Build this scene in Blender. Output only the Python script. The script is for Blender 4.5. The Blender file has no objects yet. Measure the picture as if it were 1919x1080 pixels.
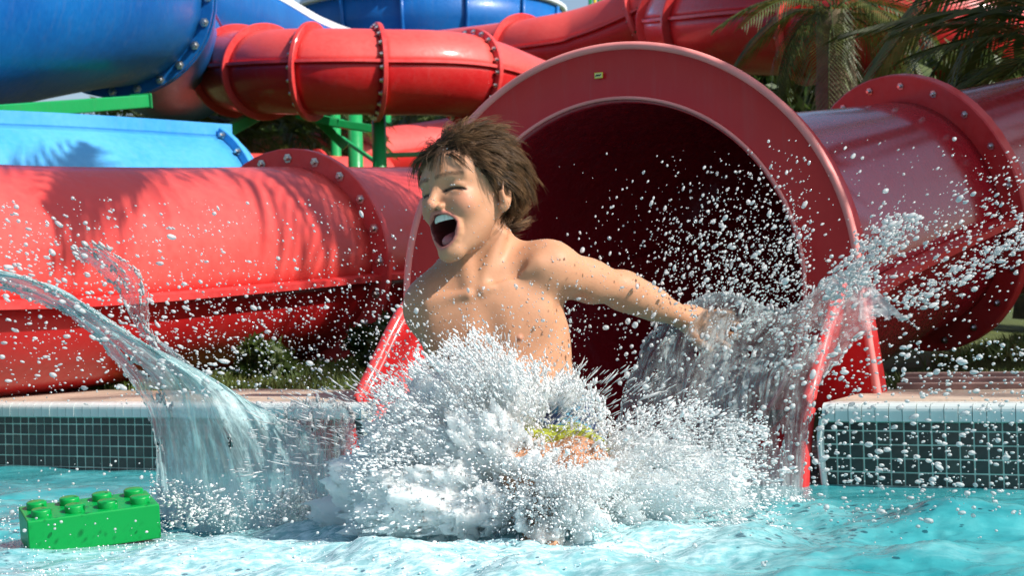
import bpy, bmesh, math, random
import numpy as np
from mathutils import Vector, Matrix, Quaternion

random.seed(7)
rng = np.random.default_rng(11)
scene = bpy.context.scene
COL = scene.collection
R = math.radians

# ------------------------------------------------------------------ camera
FPX = 3200.0                       # focal length in photograph pixels (1919 wide)
CAM = Vector((0.0, 0.0, 0.385))
PITCH, ROLL = math.atan(60 / FPX), R(1.45)
_f = Vector((0, math.cos(PITCH), math.sin(PITCH)))
_u0 = Vector((0, -math.sin(PITCH), math.cos(PITCH)))
_r0 = Vector((1, 0, 0))
_r = _r0 * math.cos(ROLL) - _u0 * math.sin(ROLL)
_u = _r0 * math.sin(ROLL) + _u0 * math.cos(ROLL)
cam_data = bpy.data.cameras.new('camera')
cam_data.lens = FPX / 1919 * 36
cam_data.sensor_width = 36
cam_data.clip_start = 0.02
cam_data.clip_end = 900
cam_data.dof.use_dof = True
cam_data.dof.focus_distance = 2.85
cam_data.dof.aperture_fstop = 14
cam = bpy.data.objects.new('camera', cam_data)
COL.objects.link(cam)
m = Matrix((_r, _u, -_f)).transposed().to_4x4()
m.translation = CAM
cam.matrix_world = m
scene.camera = cam

def P(px, py, Y):
    """point of the place seen at photograph pixel (px, py), at distance Y along the ground"""
    d = _f + _r * ((px - 959.5) / FPX) + _u * ((540 - py) / FPX)
    return CAM + d * (Y / d.y)

# ------------------------------------------------------------------ sky, sun, exposure
SUN = Vector((0.80, -0.40, 0.82)).normalized()
world = bpy.data.worlds.new('World')
scene.world = world
world.use_nodes = True
wn = world.node_tree
bgn = wn.nodes['Background']
sky = wn.nodes.new('ShaderNodeTexSky')
sky.sky_type = 'NISHITA'
sky.sun_disc = False
sky.sun_elevation = math.asin(SUN.z)
sky.sun_rotation = math.atan2(SUN.x, SUN.y)
sky.air_density = 1.0
sky.dust_density = 2.2
sky.ozone_density = 1.2
wn.links.new(sky.outputs[0], bgn.inputs[0])
bgn.inputs[1].default_value = 0.115
sl = bpy.data.lights.new('sun', 'SUN')
sl.energy = 5.0
sl.angle = R(0.5)
sl.color = (1.0, 0.955, 0.88)
sun = bpy.data.objects.new('sun', sl)
sun.rotation_euler = SUN.to_track_quat('Z', 'Y').to_euler()
sun.location = SUN * 30
COL.objects.link(sun)
scene.view_settings.view_transform = 'Standard'
scene.view_settings.look = 'None'
scene.view_settings.gamma = 1
scene.view_settings.exposure = 0.4
scene.render.engine = 'CYCLES'
scene.cycles.use_denoising = True
scene.cycles.max_bounces = 18
scene.cycles.diffuse_bounces = 14
scene.cycles.transparent_max_bounces = 24
scene.cycles.transmission_bounces = 8
scene.cycles.caustics_reflective = False
scene.cycles.caustics_refractive = False
scene.cycles.sample_clamp_indirect = 6

# ------------------------------------------------------------------ helpers
def link(o, parent=None):
    COL.objects.link(o)
    if parent is not None:
        o.parent = parent
    return o

def tag(o, label=None, cat=None, group=None, kind=None):
    if label: o['label'] = label
    if cat: o['category'] = cat
    if group: o['group'] = group
    if kind: o['kind'] = kind
    return o

def empty(name, loc=(0, 0, 0)):
    o = bpy.data.objects.new(name, None)
    o.empty_display_size = 0.1
    o.location = loc
    return link(o)

def meshdata(name, V, F, mat=None, smooth=True):
    me = bpy.data.meshes.new(name)
    V = np.asarray(V, dtype=np.float32)
    if isinstance(F, np.ndarray):
        n, k = F.shape
        me.vertices.add(len(V)); me.vertices.foreach_set('co', V.ravel())
        me.loops.add(n * k); me.loops.foreach_set('vertex_index', F.astype(np.int32).ravel())
        me.polygons.add(n)
        me.polygons.foreach_set('loop_start', np.arange(0, n * k, k, dtype=np.int32))
        me.polygons.foreach_set('loop_total', np.full(n, k, dtype=np.int32))
        me.update(calc_edges=True); me.validate()
    else:
        me.from_pydata([tuple(map(float, v)) for v in V], [], F); me.update()
    if mat: me.materials.append(mat)
    if smooth:
        me.polygons.foreach_set('use_smooth', np.ones(len(me.polygons), dtype=bool))
    return me

def obj(name, V, F, mat, parent=None, smooth=True):
    """mesh object in world coordinates under a parent Empty that may stand anywhere"""
    me = meshdata(name, V, F, mat, smooth)
    o = bpy.data.objects.new(name, me)
    link(o, parent)
    if parent is not None:
        p, q = parent, Matrix.Identity(4)
        chain = []
        while p is not None:
            chain.append(p.matrix_parent_inverse @ p.matrix_basis); p = p.parent
        for mb in reversed(chain): q = q @ mb
        o.matrix_parent_inverse = q.inverted()
    return o

def sharp(o, deg=35):
    o.data.shade_smooth() if False else None
    me = o.data
    bm = bmesh.new(); bm.from_mesh(me)
    for e in bm.edges:
        e.smooth = not (len(e.link_faces) == 2 and e.calc_face_angle(0) > R(deg))
    bm.to_mesh(me); bm.free()
    return o

class MB:
    def __init__(s): s.V, s.F = [], []
    def add(s, V, F):
        n = len(s.V); s.V += [Vector(v) for v in V]; s.F += [tuple(i + n for i in f) for f in F]; return s
    def box(s, c, ax, ay, az):
        c, ax, ay, az = map(Vector, (c, ax, ay, az))
        V = [c + ax * i + ay * j + az * k for k in (-1, 1) for j in (-1, 1) for i in (-1, 1)]
        return s.add(V, [(0, 2, 3, 1), (4, 5, 7, 6), (0, 1, 5, 4), (2, 6, 7, 3), (0, 4, 6, 2), (1, 3, 7, 5)])
    def tube(s, pts, rad, n=8, cap=True):
        pts = [Vector(p) for p in pts]
        rad = rad if isinstance(rad, (list, tuple)) else [rad] * len(pts)
        V, F = [], []
        for i, p in enumerate(pts):
            t = (pts[min(i + 1, len(pts) - 1)] - pts[max(i - 1, 0)]).normalized()
            a = t.cross(Vector((0, 0, 1)) if abs(t.z) < .9 else Vector((1, 0, 0))).normalized(); b = t.cross(a)
            for k in range(n):
                w = 2 * math.pi * k / n
                V.append(p + (a * math.cos(w) + b * math.sin(w)) * rad[i])
        for i in range(len(pts) - 1):
            for k in range(n):
                k2 = (k + 1) % n
                F.append((i * n + k, i * n + k2, (i + 1) * n + k2, (i + 1) * n + k))
        if cap:
            F.append(tuple(range(n - 1, -1, -1))); F.append(tuple((len(pts) - 1) * n + k for k in range(n)))
        return s.add(V, F)
    def obj(s, name, mat, parent=None, smooth=True):
        return obj(name, [tuple(v) for v in s.V], s.F, mat, parent, smooth)

def bevel(o, w=.004, seg=2):
    md = o.modifiers.new('bevel', 'BEVEL'); md.width = w; md.segments = seg; md.limit_method = 'ANGLE'
    return o

_tab = rng.random(65536).astype(np.float32)
def vnoise(p, seed=0):
    """value noise in [-1,1] of points (N,2|3)"""
    p = np.asarray(p, dtype=np.float64)
    if p.shape[1] == 2: p = np.c_[p, np.zeros(len(p))]
    i = np.floor(p).astype(np.int64); f = p - i; u = f * f * (3 - 2 * f)
    out = np.zeros(len(p))
    for dx in (0, 1):
        for dy in (0, 1):
            for dz in (0, 1):
                h = ((i[:, 0] + dx) * 73856093) ^ ((i[:, 1] + dy) * 19349663) ^ ((i[:, 2] + dz) * 83492791) ^ (seed * 2654435)
                h = (h ^ (h >> 13)) & 65535
                w = (u[:, 0] if dx else 1 - u[:, 0]) * (u[:, 1] if dy else 1 - u[:, 1]) * (u[:, 2] if dz else 1 - u[:, 2])
                out += w * _tab[h]
    return out * 2 - 1
def fbm(p, octs=4, seed=0, gain=.5, lac=2.03):
    a, s, t = 1.0, np.zeros(len(p)), 0
    p = np.asarray(p, dtype=np.float64)
    for k in range(octs):
        s += a * vnoise(p * lac ** k + 17.3 * k, seed + k); t += a; a *= gain
    return s / t

def spline(pts, n):
    """Catmull-Rom through points (tuples of any length)"""
    P_ = np.array([list(p) for p in pts], dtype=float)
    P_ = np.vstack([2 * P_[0] - P_[1], P_, 2 * P_[-1] - P_[-2]])
    k = len(P_) - 3
    out = []
    for t in np.linspace(0, k - 1e-9, n):
        i = int(t); u = t - i
        a, b, c, d = P_[i], P_[i + 1], P_[i + 2], P_[i + 3]
        out.append(.5 * (2 * b + (c - a) * u + (2 * a - 5 * b + 4 * c - d) * u * u + (3 * b - a - 3 * c + d) * u ** 3))
    return np.array(out)

# ------------------------------------------------------------------ materials
def nodes(name):
    mt = bpy.data.materials.new(name); mt.use_nodes = True
    nt = mt.node_tree; b = nt.nodes['Principled BSDF']
    return mt, nt, b
def N(nt, typ, **kw):
    n = nt.nodes.new(typ)
    for k, v in kw.items():
        if k.startswith('i_'):
            n.inputs[k[2:].replace('_', ' ')].default_value = v
        else: setattr(n, k, v)
    return n
def noise_node(nt, scale, detail=4, rough=.55, coord='Object', vec=None):
    tc = N(nt, 'ShaderNodeTexCoord')
    n = N(nt, 'ShaderNodeTexNoise'); n.inputs['Scale'].default_value = scale; n.inputs['Detail'].default_value = detail; n.inputs['Roughness'].default_value = rough
    nt.links.new(vec if vec else tc.outputs[coord], n.inputs['Vector'])
    return n
def ramp(nt, fac, stops):
    r_ = N(nt, 'ShaderNodeValToRGB')
    el = r_.color_ramp.elements
    while len(el) < len(stops): el.new(.5)
    for e, (p, c) in zip(el, stops):
        e.position = p; e.color = tuple(c) + (1,) if len(c) == 3 else c
    nt.links.new(fac, r_.inputs[0])
    return r_
def bump(nt, b, height, strength=.2, dist=.01):
    bn = N(nt, 'ShaderNodeBump'); bn.inputs['Strength'].default_value = strength; bn.inputs['Distance'].default_value = dist
    nt.links.new(height, bn.inputs['Height']); nt.links.new(bn.outputs[0], b.inputs['Normal'])

def plain(name, c, rough=.5, var=.15, scale=6, metallic=0, coat=0, bumpy=0, bscale=60, spec=.5):
    mt, nt, b = nodes(name)
    n = noise_node(nt, scale, 5)
    lo = [max(0, x * (1 - var)) for x in c]; hi = [min(1, x * (1 + var)) for x in c]
    rp = ramp(nt, n.outputs[0], [(.3, lo), (.7, hi)])
    nt.links.new(rp.outputs[0], b.inputs['Base Color'])
    b.inputs['Roughness'].default_value = rough; b.inputs['Metallic'].default_value = metallic
    b.inputs['Coat Weight'].default_value = coat; b.inputs['Coat Roughness'].default_value = .08
    b.inputs['Specular IOR Level'].default_value = spec
    if bumpy:
        n2 = noise_node(nt, bscale, 3); bump(nt, b, n2.outputs[0], bumpy, .004)
    return mt

def gelcoat(name, c, fade, rough=.3, coat=.3):
    """weathered fibreglass: chalky, sun-faded patches under a worn gloss, faint orange peel"""
    mt, nt, b = nodes(name)
    n = noise_node(nt, 1.7, 6, .6)
    n2 = noise_node(nt, 34, 3, .6)
    mx = N(nt, 'ShaderNodeMix', data_type='FLOAT'); mx.inputs[0].default_value = .25
    nt.links.new(n.outputs[0], mx.inputs[2]); nt.links.new(n2.outputs[0], mx.inputs[3])
    rp = ramp(nt, mx.outputs[0], [(.32, c), (.72, fade)])
    # run-off streaks and lime bloom
    tc = N(nt, 'ShaderNodeTexCoord'); mp = N(nt, 'ShaderNodeMapping'); mp.inputs['Scale'].default_value = (22, 22, 1.6); nt.links.new(tc.outputs['Object'], mp.inputs[0])
    ns = noise_node(nt, 1.0, 5, .7, vec=mp.outputs[0]); sr = ramp(nt, ns.outputs[0], [(.52, (0, 0, 0)), (.75, (.22,) * 3)])
    mst = N(nt, 'ShaderNodeMix', data_type='RGBA'); nt.links.new(sr.outputs[0], mst.inputs[0]); nt.links.new(rp.outputs[0], mst.inputs[6])
    mst.inputs[7].default_value = tuple(min(1, x * .55 + .10) for x in c) + (1,)
    nt.links.new(mst.outputs[2], b.inputs['Base Color'])
    rr = ramp(nt, n2.outputs[0], [(.3, (rough * .8,) * 3), (.75, (rough * 1.35,) * 3)])
    nt.links.new(rr.outputs[0], b.inputs['Roughness'])
    b.inputs['Coat Weight'].default_value = coat; b.inputs['Coat Roughness'].default_value = .12; b.inputs['Specular IOR Level'].default_value = .28
    n3 = noise_node(nt, 9, 2); bump(nt, b, n3.outputs[0], .12, .02)
    return mt

M = {}
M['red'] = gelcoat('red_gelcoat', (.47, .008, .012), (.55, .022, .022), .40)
M['redgloss'] = gelcoat('red_gelcoat_glossy', (.33, .008, .018), (.41, .02, .03), .25, 1.0)
M['red2'] = gelcoat('red_gelcoat_sunlit', (.66, .048, .042), (.75, .105, .09), .48)  # paler copy of the red, sunlit salmon look put into the base colour
M['redrim'] = gelcoat('red_gelcoat_rim', (.60, .018, .02), (.72, .10, .095), .42)
M['blue'] = gelcoat('blue_gelcoat', (.003, .085, .33), (.006, .15, .46), .36, .08)
M['bead'] = plain('sunlit_pink_edge', (.76, .24, .22), .5)  # bright pink of a sun-caught edge painted into the bead colour
M['blue2'] = gelcoat('pale_blue_gelcoat', (.03, .27, .62), (.10, .40, .72), .38)
M['rimwhite'] = plain('white_rim', (.72, .78, .82), .4)
M['green'] = gelcoat('green_steel_paint', (.006, .26, .07), (.012, .32, .09), .35)
M['steel'] = plain('bolt_steel', (.62, .6, .58), .28, metallic=1)
M['yellow'] = plain('yellow_plastic', (.75, .6, .04), .4)

# ------------------------------------------------------------------ setting: wall, deck, ground
TH = R(28)
TU = Vector((math.cos(TH), -math.sin(TH), 0))        # along the pool wall, to the right and nearer
NW = Vector((-math.sin(TH), -math.cos(TH), 0))       # out of the wall, over the water
W0 = Vector((0, 4.15, 0))
PITCHT = .030
DECK = .186
def WP(u, z, out=0.0): return W0 + TU * u + NW * out + Vector((0, 0, z))
SL, SR = -.437, .772                                  # slot of the chute in the wall

m_tile, nt, b = nodes('glazed_tile')
oi = N(nt, 'ShaderNodeObjectInfo')
rp = ramp(nt, oi.outputs['Random'], [(0, (.045, .046, .046)), (.45, (.075, .070, .064)), (.8, (.062, .072, .070)), (1, (.10, .105, .09))])
nn = noise_node(nt, 60, 4); mxx = N(nt, 'ShaderNodeMix', data_type='RGBA', blend_type='MULTIPLY'); mxx.inputs[0].default_value = .6
nt.links.new(rp.outputs[0], mxx.inputs[6]); nt.links.new(nn.outputs[0], mxx.inputs[7])
nt.links.new(mxx.outputs[2], b.inputs['Base Color'])
b.inputs['Roughness'].default_value = .22
bump(nt, b, noise_node(nt, 40, 2).outputs[0], .15, .003)
M['tile'] = m_tile
M['grout'] = plain('pale_green_grout', (.46, .57, .50), .8, .35, 12)
M['cap'] = plain('white_cap_tile', (.66, .72, .70), .3, .12, 20, coat=.3)
M['deck'] = plain('sandy_concrete', (.46, .36, .28), .85, .22, 9, bumpy=.5, bscale=90)
M['kerb'] = plain('weathered_kerb', (.30, .20, .17), .8, .35, 14, bumpy=.4)

def pool_wall(name, u0, u1, first, label, slot_end):
    w = empty(name, WP((u0 + u1) / 2, 0))
    tag(w, label, 'pool wall', kind='thing')
    # body behind the grout face
    c = WP((u0 + u1) / 2, -.42, -.06)
    MB().box(c, TU * ((u1 - u0) / 2), NW * .06, Vector((0, 0, .575))).obj('grout_bed', M['grout'], w, False)
    # mosaic tiles
    g = .0031
    hx = PITCHT / 2 - g / 2
    base = None
    rows = [(.1325, .0085)] + [(.1325 - .0085 - g - hx - k * PITCHT, hx) for k in range(6)]
    meshes = {}
    cnt = int((u1 - u0) / PITCHT)
    for i in range(cnt):
        u = u0 + (i + .5) * PITCHT if not slot_end == 'R' else u1 - (i + .5) * PITCHT
        if not (first[0] < u < first[1]): continue
        for k, (z, hz) in enumerate(rows):
            key = round(hz, 4)
            if key not in meshes:
                t = MB().box((0, 0, 0), (hx, 0, 0), (0, .0035, 0), (0, 0, hz))
                bm = bmesh.new(); me = meshdata('tile', [tuple(v) for v in t.V], t.F, M['tile'], False)
                bm.from_mesh(me); bmesh.ops.bevel(bm, geom=bm.edges[:], offset=.0012, segments=1, affect='EDGES'); bm.to_mesh(me); bm.free()
                meshes[key] = me
            o = bpy.data.objects.new('tile', meshes[key])
            link(o, w); o.matrix_parent_inverse = w.matrix_basis.inverted()
            o.location = WP(u, z, -.0020 + random.uniform(-.0006, .0006))
            o.rotation_euler = (random.uniform(-.008, .008), random.uniform(-.006, .006), -TH + random.uniform(-.012, .012))
    # bull-nosed white cap tiles
    prof = [(-.075, 0), (-.075, .0), (-.01, .0)] + []
    me = None
    for i in range(cnt + 1):
        u = u0 + (i + .5) * PITCHT if not slot_end == 'R' else u1 - (i + .5) * PITCHT
        if not (first[0] - .05 < u < first[1] + .05): continue
        if me is None:
            pts = [(.07, 0)] + [(.018 - .018 * math.sin(a) , -.018 + .018 * math.cos(a)) for a in np.linspace(0, math.pi / 2, 6)] + [(0, -.040), (.07, -.040)]
            V = []; F = []
            for s in (-1, 1):
                for (y, z) in pts: V.append((s * (PITCHT / 2 - .0009), y, z))
            n = len(pts)
            for k in range(n): F.append((k, (k + 1) % n, n + (k + 1) % n, n + k))
            F.append(tuple(range(n))[::-1]); F.append(tuple(range(n, 2 * n)))
            me = meshdata('cap_tile', V, F, M['cap'], False)
        o = bpy.data.objects.new('cap_tile', me)
        link(o, w); o.matrix_parent_inverse = w.matrix_basis.inverted()
        o.location = WP(u, .184, .010 + random.uniform(-.0008, .0008)); o.rotation_euler = (0, 0, -TH)
    return w

wl = pool_wall('pool_wall', -4.5, SL, (-2.35, -.44), 'dark mosaic pool wall with white capping behind the green toy brick', 'R')
wr = pool_wall('pool_wall', SR, 3.2, (SR, 1.72), 'dark mosaic pool wall with white capping on the open-water side of the red chute', 'L')
# white rounded nosing at the slot corner
cn = [WP(SR - .006 + .012 * (1 - math.cos(t)) * .0, z, .008) for t, z in ((0, -.3), (.3, -.05), (.6, .05), (.9, .11), (1.2, .15))]
ncorn = [WP(SR + dx, z, .006) for dx, z in ((.004, -.3), (.004, -.02), (-.004, .06), (-.006, .11), (.0, .145), (.014, .166))]
MB().tube(ncorn, [.008] * 6, 8).obj('corner_nosing', M['cap'], wr)

def sheet(name, pts, z, mat, kind='structure'):
    o = obj(name, [(x, y, z) for x, y in pts], [tuple(range(len(pts)))], mat, None, False)
    o['kind'] = kind
    return o
# deck: strip behind the wall, in two pieces either side of the chute
def deck(name, u0, u1, d):
    V = []; F = []
    n = 60
    for i in range(n + 1):
        u = u0 + (u1 - u0) * i / n
        for (o_, z) in ((-.055, .176), (-.06, .186), (-d * .5, .188), (-d, .19), (-d - .01, .1)):
            q = WP(u, z + .002 * math.sin(u * 9 + o_ * 20), o_)
            V.append(tuple(q))
    for i in range(n):
        for k in range(4):
            F.append((i * 5 + k, i * 5 + k + 1, (i + 1) * 5 + k + 1, (i + 1) * 5 + k))
    o = obj(name, V, F, M['deck']); o['kind'] = 'structure'
    return o
deck('deck_path', -4.5, SL - .03, .62)
deck('deck_path', SR + .0, 3.4, .50)
# low kerb boards between deck and lawn on the right
kb = empty('lawn_kerb', WP(1.9, .19, -.5)); tag(kb, 'brown layered timber kerb between deck and lawn', 'kerb')
for k, (d, z0, z1) in enumerate(((.50, .186, .205), (.535, .186, .217), (.57, .186, .228))):
    c = WP(2.06, (z0 + z1) / 2, -d - .016)
    bevel(MB().box(c, TU * 1.26, NW * .0155, Vector((0, 0, (z1 - z0) / 2))).obj('board', M['kerb'], kb, False), .003)

# ground: lawn to the horizon, with a mound behind the deck on the right
def ground_z(x, y):
    # signed distance behind the wall
    d = (x - W0.x) * -NW.x + (y - W0.y) * -NW.y
    u = (x - W0.x) * TU.x + (y - W0.y) * TU.y
    z = .178
    z = z + .62 * np.clip((d - 1.1) / 4.5, 0, 1) ** 1.1 * np.clip((u - .2) / 1.4, 0, 1)
    z = z + .10 * np.clip((d - .7) / 3.0, 0, 1) * np.clip((.2 - u) / 1.0, 0, 1)
    # the slide mouth and its tube stand in a cutting
    cut = np.interp(d, [.3, .6, 1.2, 1.9], [-.25, -.20, .0, .16])
    uc = np.interp(d, [.3, .6, 1.0, 1.7], [.14, .14, .30, .70])
    z = np.where((np.abs(u - uc) < .56) & (d < 1.9), np.minimum(z, cut), z)
    return np.where(d < .45, -1.2, z)
us = np.unique(np.r_[np.linspace(-120, -8, 16), np.linspace(-8, 8, 130), np.linspace(8, 120, 16)])
ds = np.unique(np.r_[np.linspace(.44, 9, 100), np.linspace(9, 30, 22), np.linspace(30, 400, 14)])
UU, DD = np.meshgrid(us, ds, indexing='ij')
X = W0.x + UU * TU.x - DD * NW.x; Y = W0.y + UU * TU.y - DD * NW.y
Z = ground_z(X, Y) + .015 * fbm(np.c_[X.ravel() * 1.5, Y.ravel() * 1.5], 4).reshape(X.shape) * (DD > .7)
idx = np.arange(X.size).reshape(X.shape)
F = np.stack([idx[:-1, :-1], idx[1:, :-1], idx[1:, 1:], idx[:-1, 1:]], -1).reshape(-1, 4)
mg, nt, b = nodes('lawn')
n1 = noise_node(nt, 3, 6, .65); n2 = noise_node(nt, 90, 4, .7)
mx = N(nt, 'ShaderNodeMix', data_type='FLOAT'); mx.inputs[0].default_value = .5
nt.links.new(n1.outputs[0], mx.inputs[2]); nt.links.new(n2.outputs[0], mx.inputs[3])
rp = ramp(nt, mx.outputs[0], [(.3, (.035, .05, .012)), (.55, (.10, .13, .025)), (.75, (.17, .19, .05))])
nt.links.new(rp.outputs[0], b.inputs['Base Color']); b.inputs['Roughness'].default_value = .9
bump(nt, b, n2.outputs[0], .9, .03)
gr = obj('ground', np.c_[X.ravel(), Y.ravel(), Z.ravel()], F, mg); gr['kind'] = 'structure'

# grass blades on the lawn near the slides
def grass(n):
    u = np.r_[rng.uniform(.5, 3.4, n), rng.uniform(-2.2, .2, n // 2)]; d = np.r_[.62 + 3.2 * rng.random(n) ** 1.6, .64 + 1.8 * rng.random(n // 2)]
    x = W0.x + u * TU.x - d * NW.x; y = W0.y + u * TU.y - d * NW.y
    z = ground_z(x, y) - .006
    kp = z > .14; x, y, z = x[kp], y[kp], z[kp]
    a = rng.uniform(0, 6.28, len(x)); h = rng.uniform(.025, .06, len(x)); w = rng.uniform(.002, .0035, len(x))
    lx, ly = rng.normal(0, .018, (2, len(x)))
    V = np.empty((len(x), 4, 3), dtype=np.float32)
    dx, dy = np.cos(a) * w, np.sin(a) * w
    V[:, 0] = np.c_[x - dx, y - dy, z]; V[:, 1] = np.c_[x + dx, y + dy, z]
    V[:, 2] = np.c_[x + dx * .7 + lx * .5, y + dy * .7 + ly * .5, z + h * .6]; V[:, 3] = np.c_[x + lx, y + ly, z + h]
    i = np.arange(len(x)) * 4
    return V.reshape(-1, 3), np.concatenate([np.c_[i, i + 1, i + 2], np.c_[i, i + 2, i + 3]])
mgr, nt, b = nodes('grass_blade')
n1 = noise_node(nt, 7, 3)
rp = ramp(nt, n1.outputs[0], [(.3, (.05, .10, .012)), (.55, (.12, .17, .03)), (.75, (.24, .23, .07))])
nt.links.new(rp.outputs[0], b.inputs['Base Color']); b.inputs['Roughness'].default_value = .6
V, F = grass(52000)
go = obj('grass', V, F, mgr, None, False); tag(go, 'short green lawn grass growing behind the pool deck', 'grass', kind='stuff')

# ------------------------------------------------------------------ water slides
BOLT = None
def bolt_mesh():
    global BOLT
    if BOLT is None:
        V = []; F = []
        for r_, z in ((.0165, 0), (.0165, .004), (.010, .0045), (.010, .013), (.007, .017)):
            for k in range(6):
                V.append((r_ * math.cos(k * math.pi / 3), r_ * math.sin(k * math.pi / 3), z))
        for i in range(4):
            for k in range(6):
                k2 = (k + 1) % 6
                F.append((i * 6 + k, i * 6 + k2, (i + 1) * 6 + k2, (i + 1) * 6 + k))
        F.append(tuple(24 + k for k in range(6)))
        BOLT = meshdata('bolt', V, F, M['steel'], False)
    return BOLT

def add_bolt(parent, pos, nrm, s=1.0):
    o = bpy.data.objects.new('bolt', bolt_mesh())
    link(o, parent)
    q = Matrix.Identity(4); ch = []; p = parent
    while p is not None: ch.append((p.matrix_parent_inverse.copy(), p.matrix_basis.copy())); p = p.parent
    for pi, mb in reversed(ch): q = q @ pi @ mb
    o.matrix_parent_inverse = q.inverted()
    o.location = pos; o.rotation_euler = Vector(nrm).to_track_quat('Z', 'Y').to_euler(); o.scale = (s, s, s)
    return o

def frames(C):
    T = np.gradient(C[:, :3], axis=0); T /= np.linalg.norm(T, axis=1)[:, None]
    S = np.cross(T, [0, 0, 1]); S /= np.linalg.norm(S, axis=1)[:, None]
    U = np.cross(S, T)
    return T, S, U

def arc_sweep(C, S, U, a0, a1, na, dr=0.0):
    a = np.linspace(a0, a1, na)
    V = C[:, None, :3] + (S[:, None, :] * np.cos(a)[None, :, None] + U[:, None, :] * np.sin(a)[None, :, None]) * (C[:, 3] + dr)[:, None, None]
    n = len(C); i = np.arange(n * na).reshape(n, na)
    F = np.stack([i[:-1, :-1], i[:-1, 1:], i[1:, 1:], i[1:, :-1]], -1).reshape(-1, 4)
    return V.reshape(-1, 3), F

def solid(o, t, off=-1):
    md = o.modifiers.new('thickness', 'SOLIDIFY'); md.thickness = t; md.offset = off
    return o

def ring(c, t, s, u, r0, r1, th, n=48, a0=0, a1=2 * math.pi):
    """flat flange ring, thickness th along t"""
    full = abs(a1 - a0 - 2 * math.pi) < 1e-6
    a = np.linspace(a0, a1, n, endpoint=not full)
    V = []; F = []
    for w in a:
        d = s * math.cos(w) + u * math.sin(w)
        V += [c + d * r0 - t * th / 2, c + d * (r1 - .004) - t * th / 2, c + d * r1 - t * (th / 2 - .004),
              c + d * r1 + t * (th / 2 - .004), c + d * (r1 - .004) + t * th / 2, c + d * r0 + t * th / 2]
    m_ = len(a)
    for i in range(m_ if full else m_ - 1):
        j = (i + 1) % m_
        for k in range(6):
            k2 = (k + 1) % 6
            F.append((i * 6 + k, j * 6 + k, j * 6 + k2, i * 6 + k2))
    if not full:
        F.append(tuple(range(6))); F.append(tuple((m_ - 1) * 6 + k for k in range(5, -1, -1)))
    return V, F

def tube_slide(name, label, pts, flanges, seam=0.0, mat='red', lower=None, n=60, extra=.075, th=.035, bolts=18, bolt_s=1.0,
               bolt_side=-1, lip=.05, open_top=None, na=22, group=None, twin=(), lipmat=None):
    C = spline(pts, n); T, S, U = frames(C)
    if seam:
        S, U = S * math.cos(seam) + U * math.sin(seam), -S * math.sin(seam) + U * math.cos(seam)
    root = empty(name, tuple(C[n // 2, :3]))
    tag(root, label, 'water slide', group)
    cuts = sorted(set([0] + [int(round(f * (n - 1))) for f in flanges] + [n - 1]))
    for a, b_ in zip(cuts[:-1], cuts[1:]):
        c, s, u = C[a:b_ + 1], S[a:b_ + 1], U[a:b_ + 1]
        if open_top is None:
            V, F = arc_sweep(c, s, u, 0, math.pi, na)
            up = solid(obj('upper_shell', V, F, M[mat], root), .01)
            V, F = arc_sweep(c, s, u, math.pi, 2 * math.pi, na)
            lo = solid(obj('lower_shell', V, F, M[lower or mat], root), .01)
        else:
            V, F = arc_sweep(c, s, u, math.pi - open_top, 2 * math.pi + open_top, na * 2)
            up = solid(obj('trough_shell', V, F, M[mat], root), .012)
        # longitudinal joint: outward lip on both sides
        for sd in (0, math.pi):
            if open_top is None: ang = sd
            else: ang = open_top if sd == 0 else math.pi - open_top
            d = s * math.cos(ang) + u * math.sin(ang)
            nn = -s * math.sin(ang) + u * math.cos(ang)
            r_ = c[:, 3:4]
            if open_top is not None: d, nn = u, d
            k = len(c)
            if open_top is None:
                A = c[:, :3] + d * (r_ - .006); B = c[:, :3] + d * (r_ + lip); h = .011
            else:
                A = c[:, :3] + (s * math.cos(ang) + u * math.sin(ang)) * (r_ + .004); B = A + u * lip; h = .012
            V = np.concatenate([A + nn * h, B + nn * h, B - nn * h, A - nn * h])
            F = []
            for q in range(4):
                q2 = (q + 1) % 4
                for i in range(k - 1): F.append((q * k + i, q * k + i + 1, q2 * k + i + 1, q2 * k + i))
            obj('seam_lip', V, F, M[lipmat or ('redrim' if mat.startswith('red') else mat)], up, False)
    for f in flanges:
        i = int(round(f * (n - 1)))
        for off in ([0] if f not in twin else [-.05, .05]):
            t, s, u = (Vector(q) for q in (T[i], S[i], U[i])); c = Vector(C[i, :3]) + t * off; r_ = float(C[i, 3])
            if open_top is None: V, F = ring(c, t, s, u, r_ - .008, r_ + extra, th)
            else: V, F = ring(c, t, s, u, r_ - .008, r_ + extra, th, 48, math.pi - open_top, 2 * math.pi + open_top)
            fl = obj('flange', V, F, M['redrim' if mat.startswith('red') else mat], root); sharp(fl)
            for k in range(bolts):
                a = (k + .5) / bolts * 2 * math.pi
                if open_top is not None and open_top < a < math.pi - open_top: continue
                d = s * math.cos(a) + u * math.sin(a)
                add_bolt(fl, c + d * (r_ + extra * .52) + t * bolt_side * th * .5, t * bolt_side, bolt_s)
    return root

def PP(px, py, Y, r_): return tuple(P(px, py, Y)) + (r_,)

# the big tube on the left that runs back from the pool edge
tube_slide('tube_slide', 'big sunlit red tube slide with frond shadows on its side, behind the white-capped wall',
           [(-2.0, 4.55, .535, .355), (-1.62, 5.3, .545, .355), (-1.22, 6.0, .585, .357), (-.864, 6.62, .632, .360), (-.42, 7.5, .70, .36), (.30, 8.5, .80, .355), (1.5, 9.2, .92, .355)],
           [.50], seam=R(-11), mat='red2', lower='red', n=72, lip=.055, bolts=20, bolt_s=1.15, extra=.08)

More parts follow.
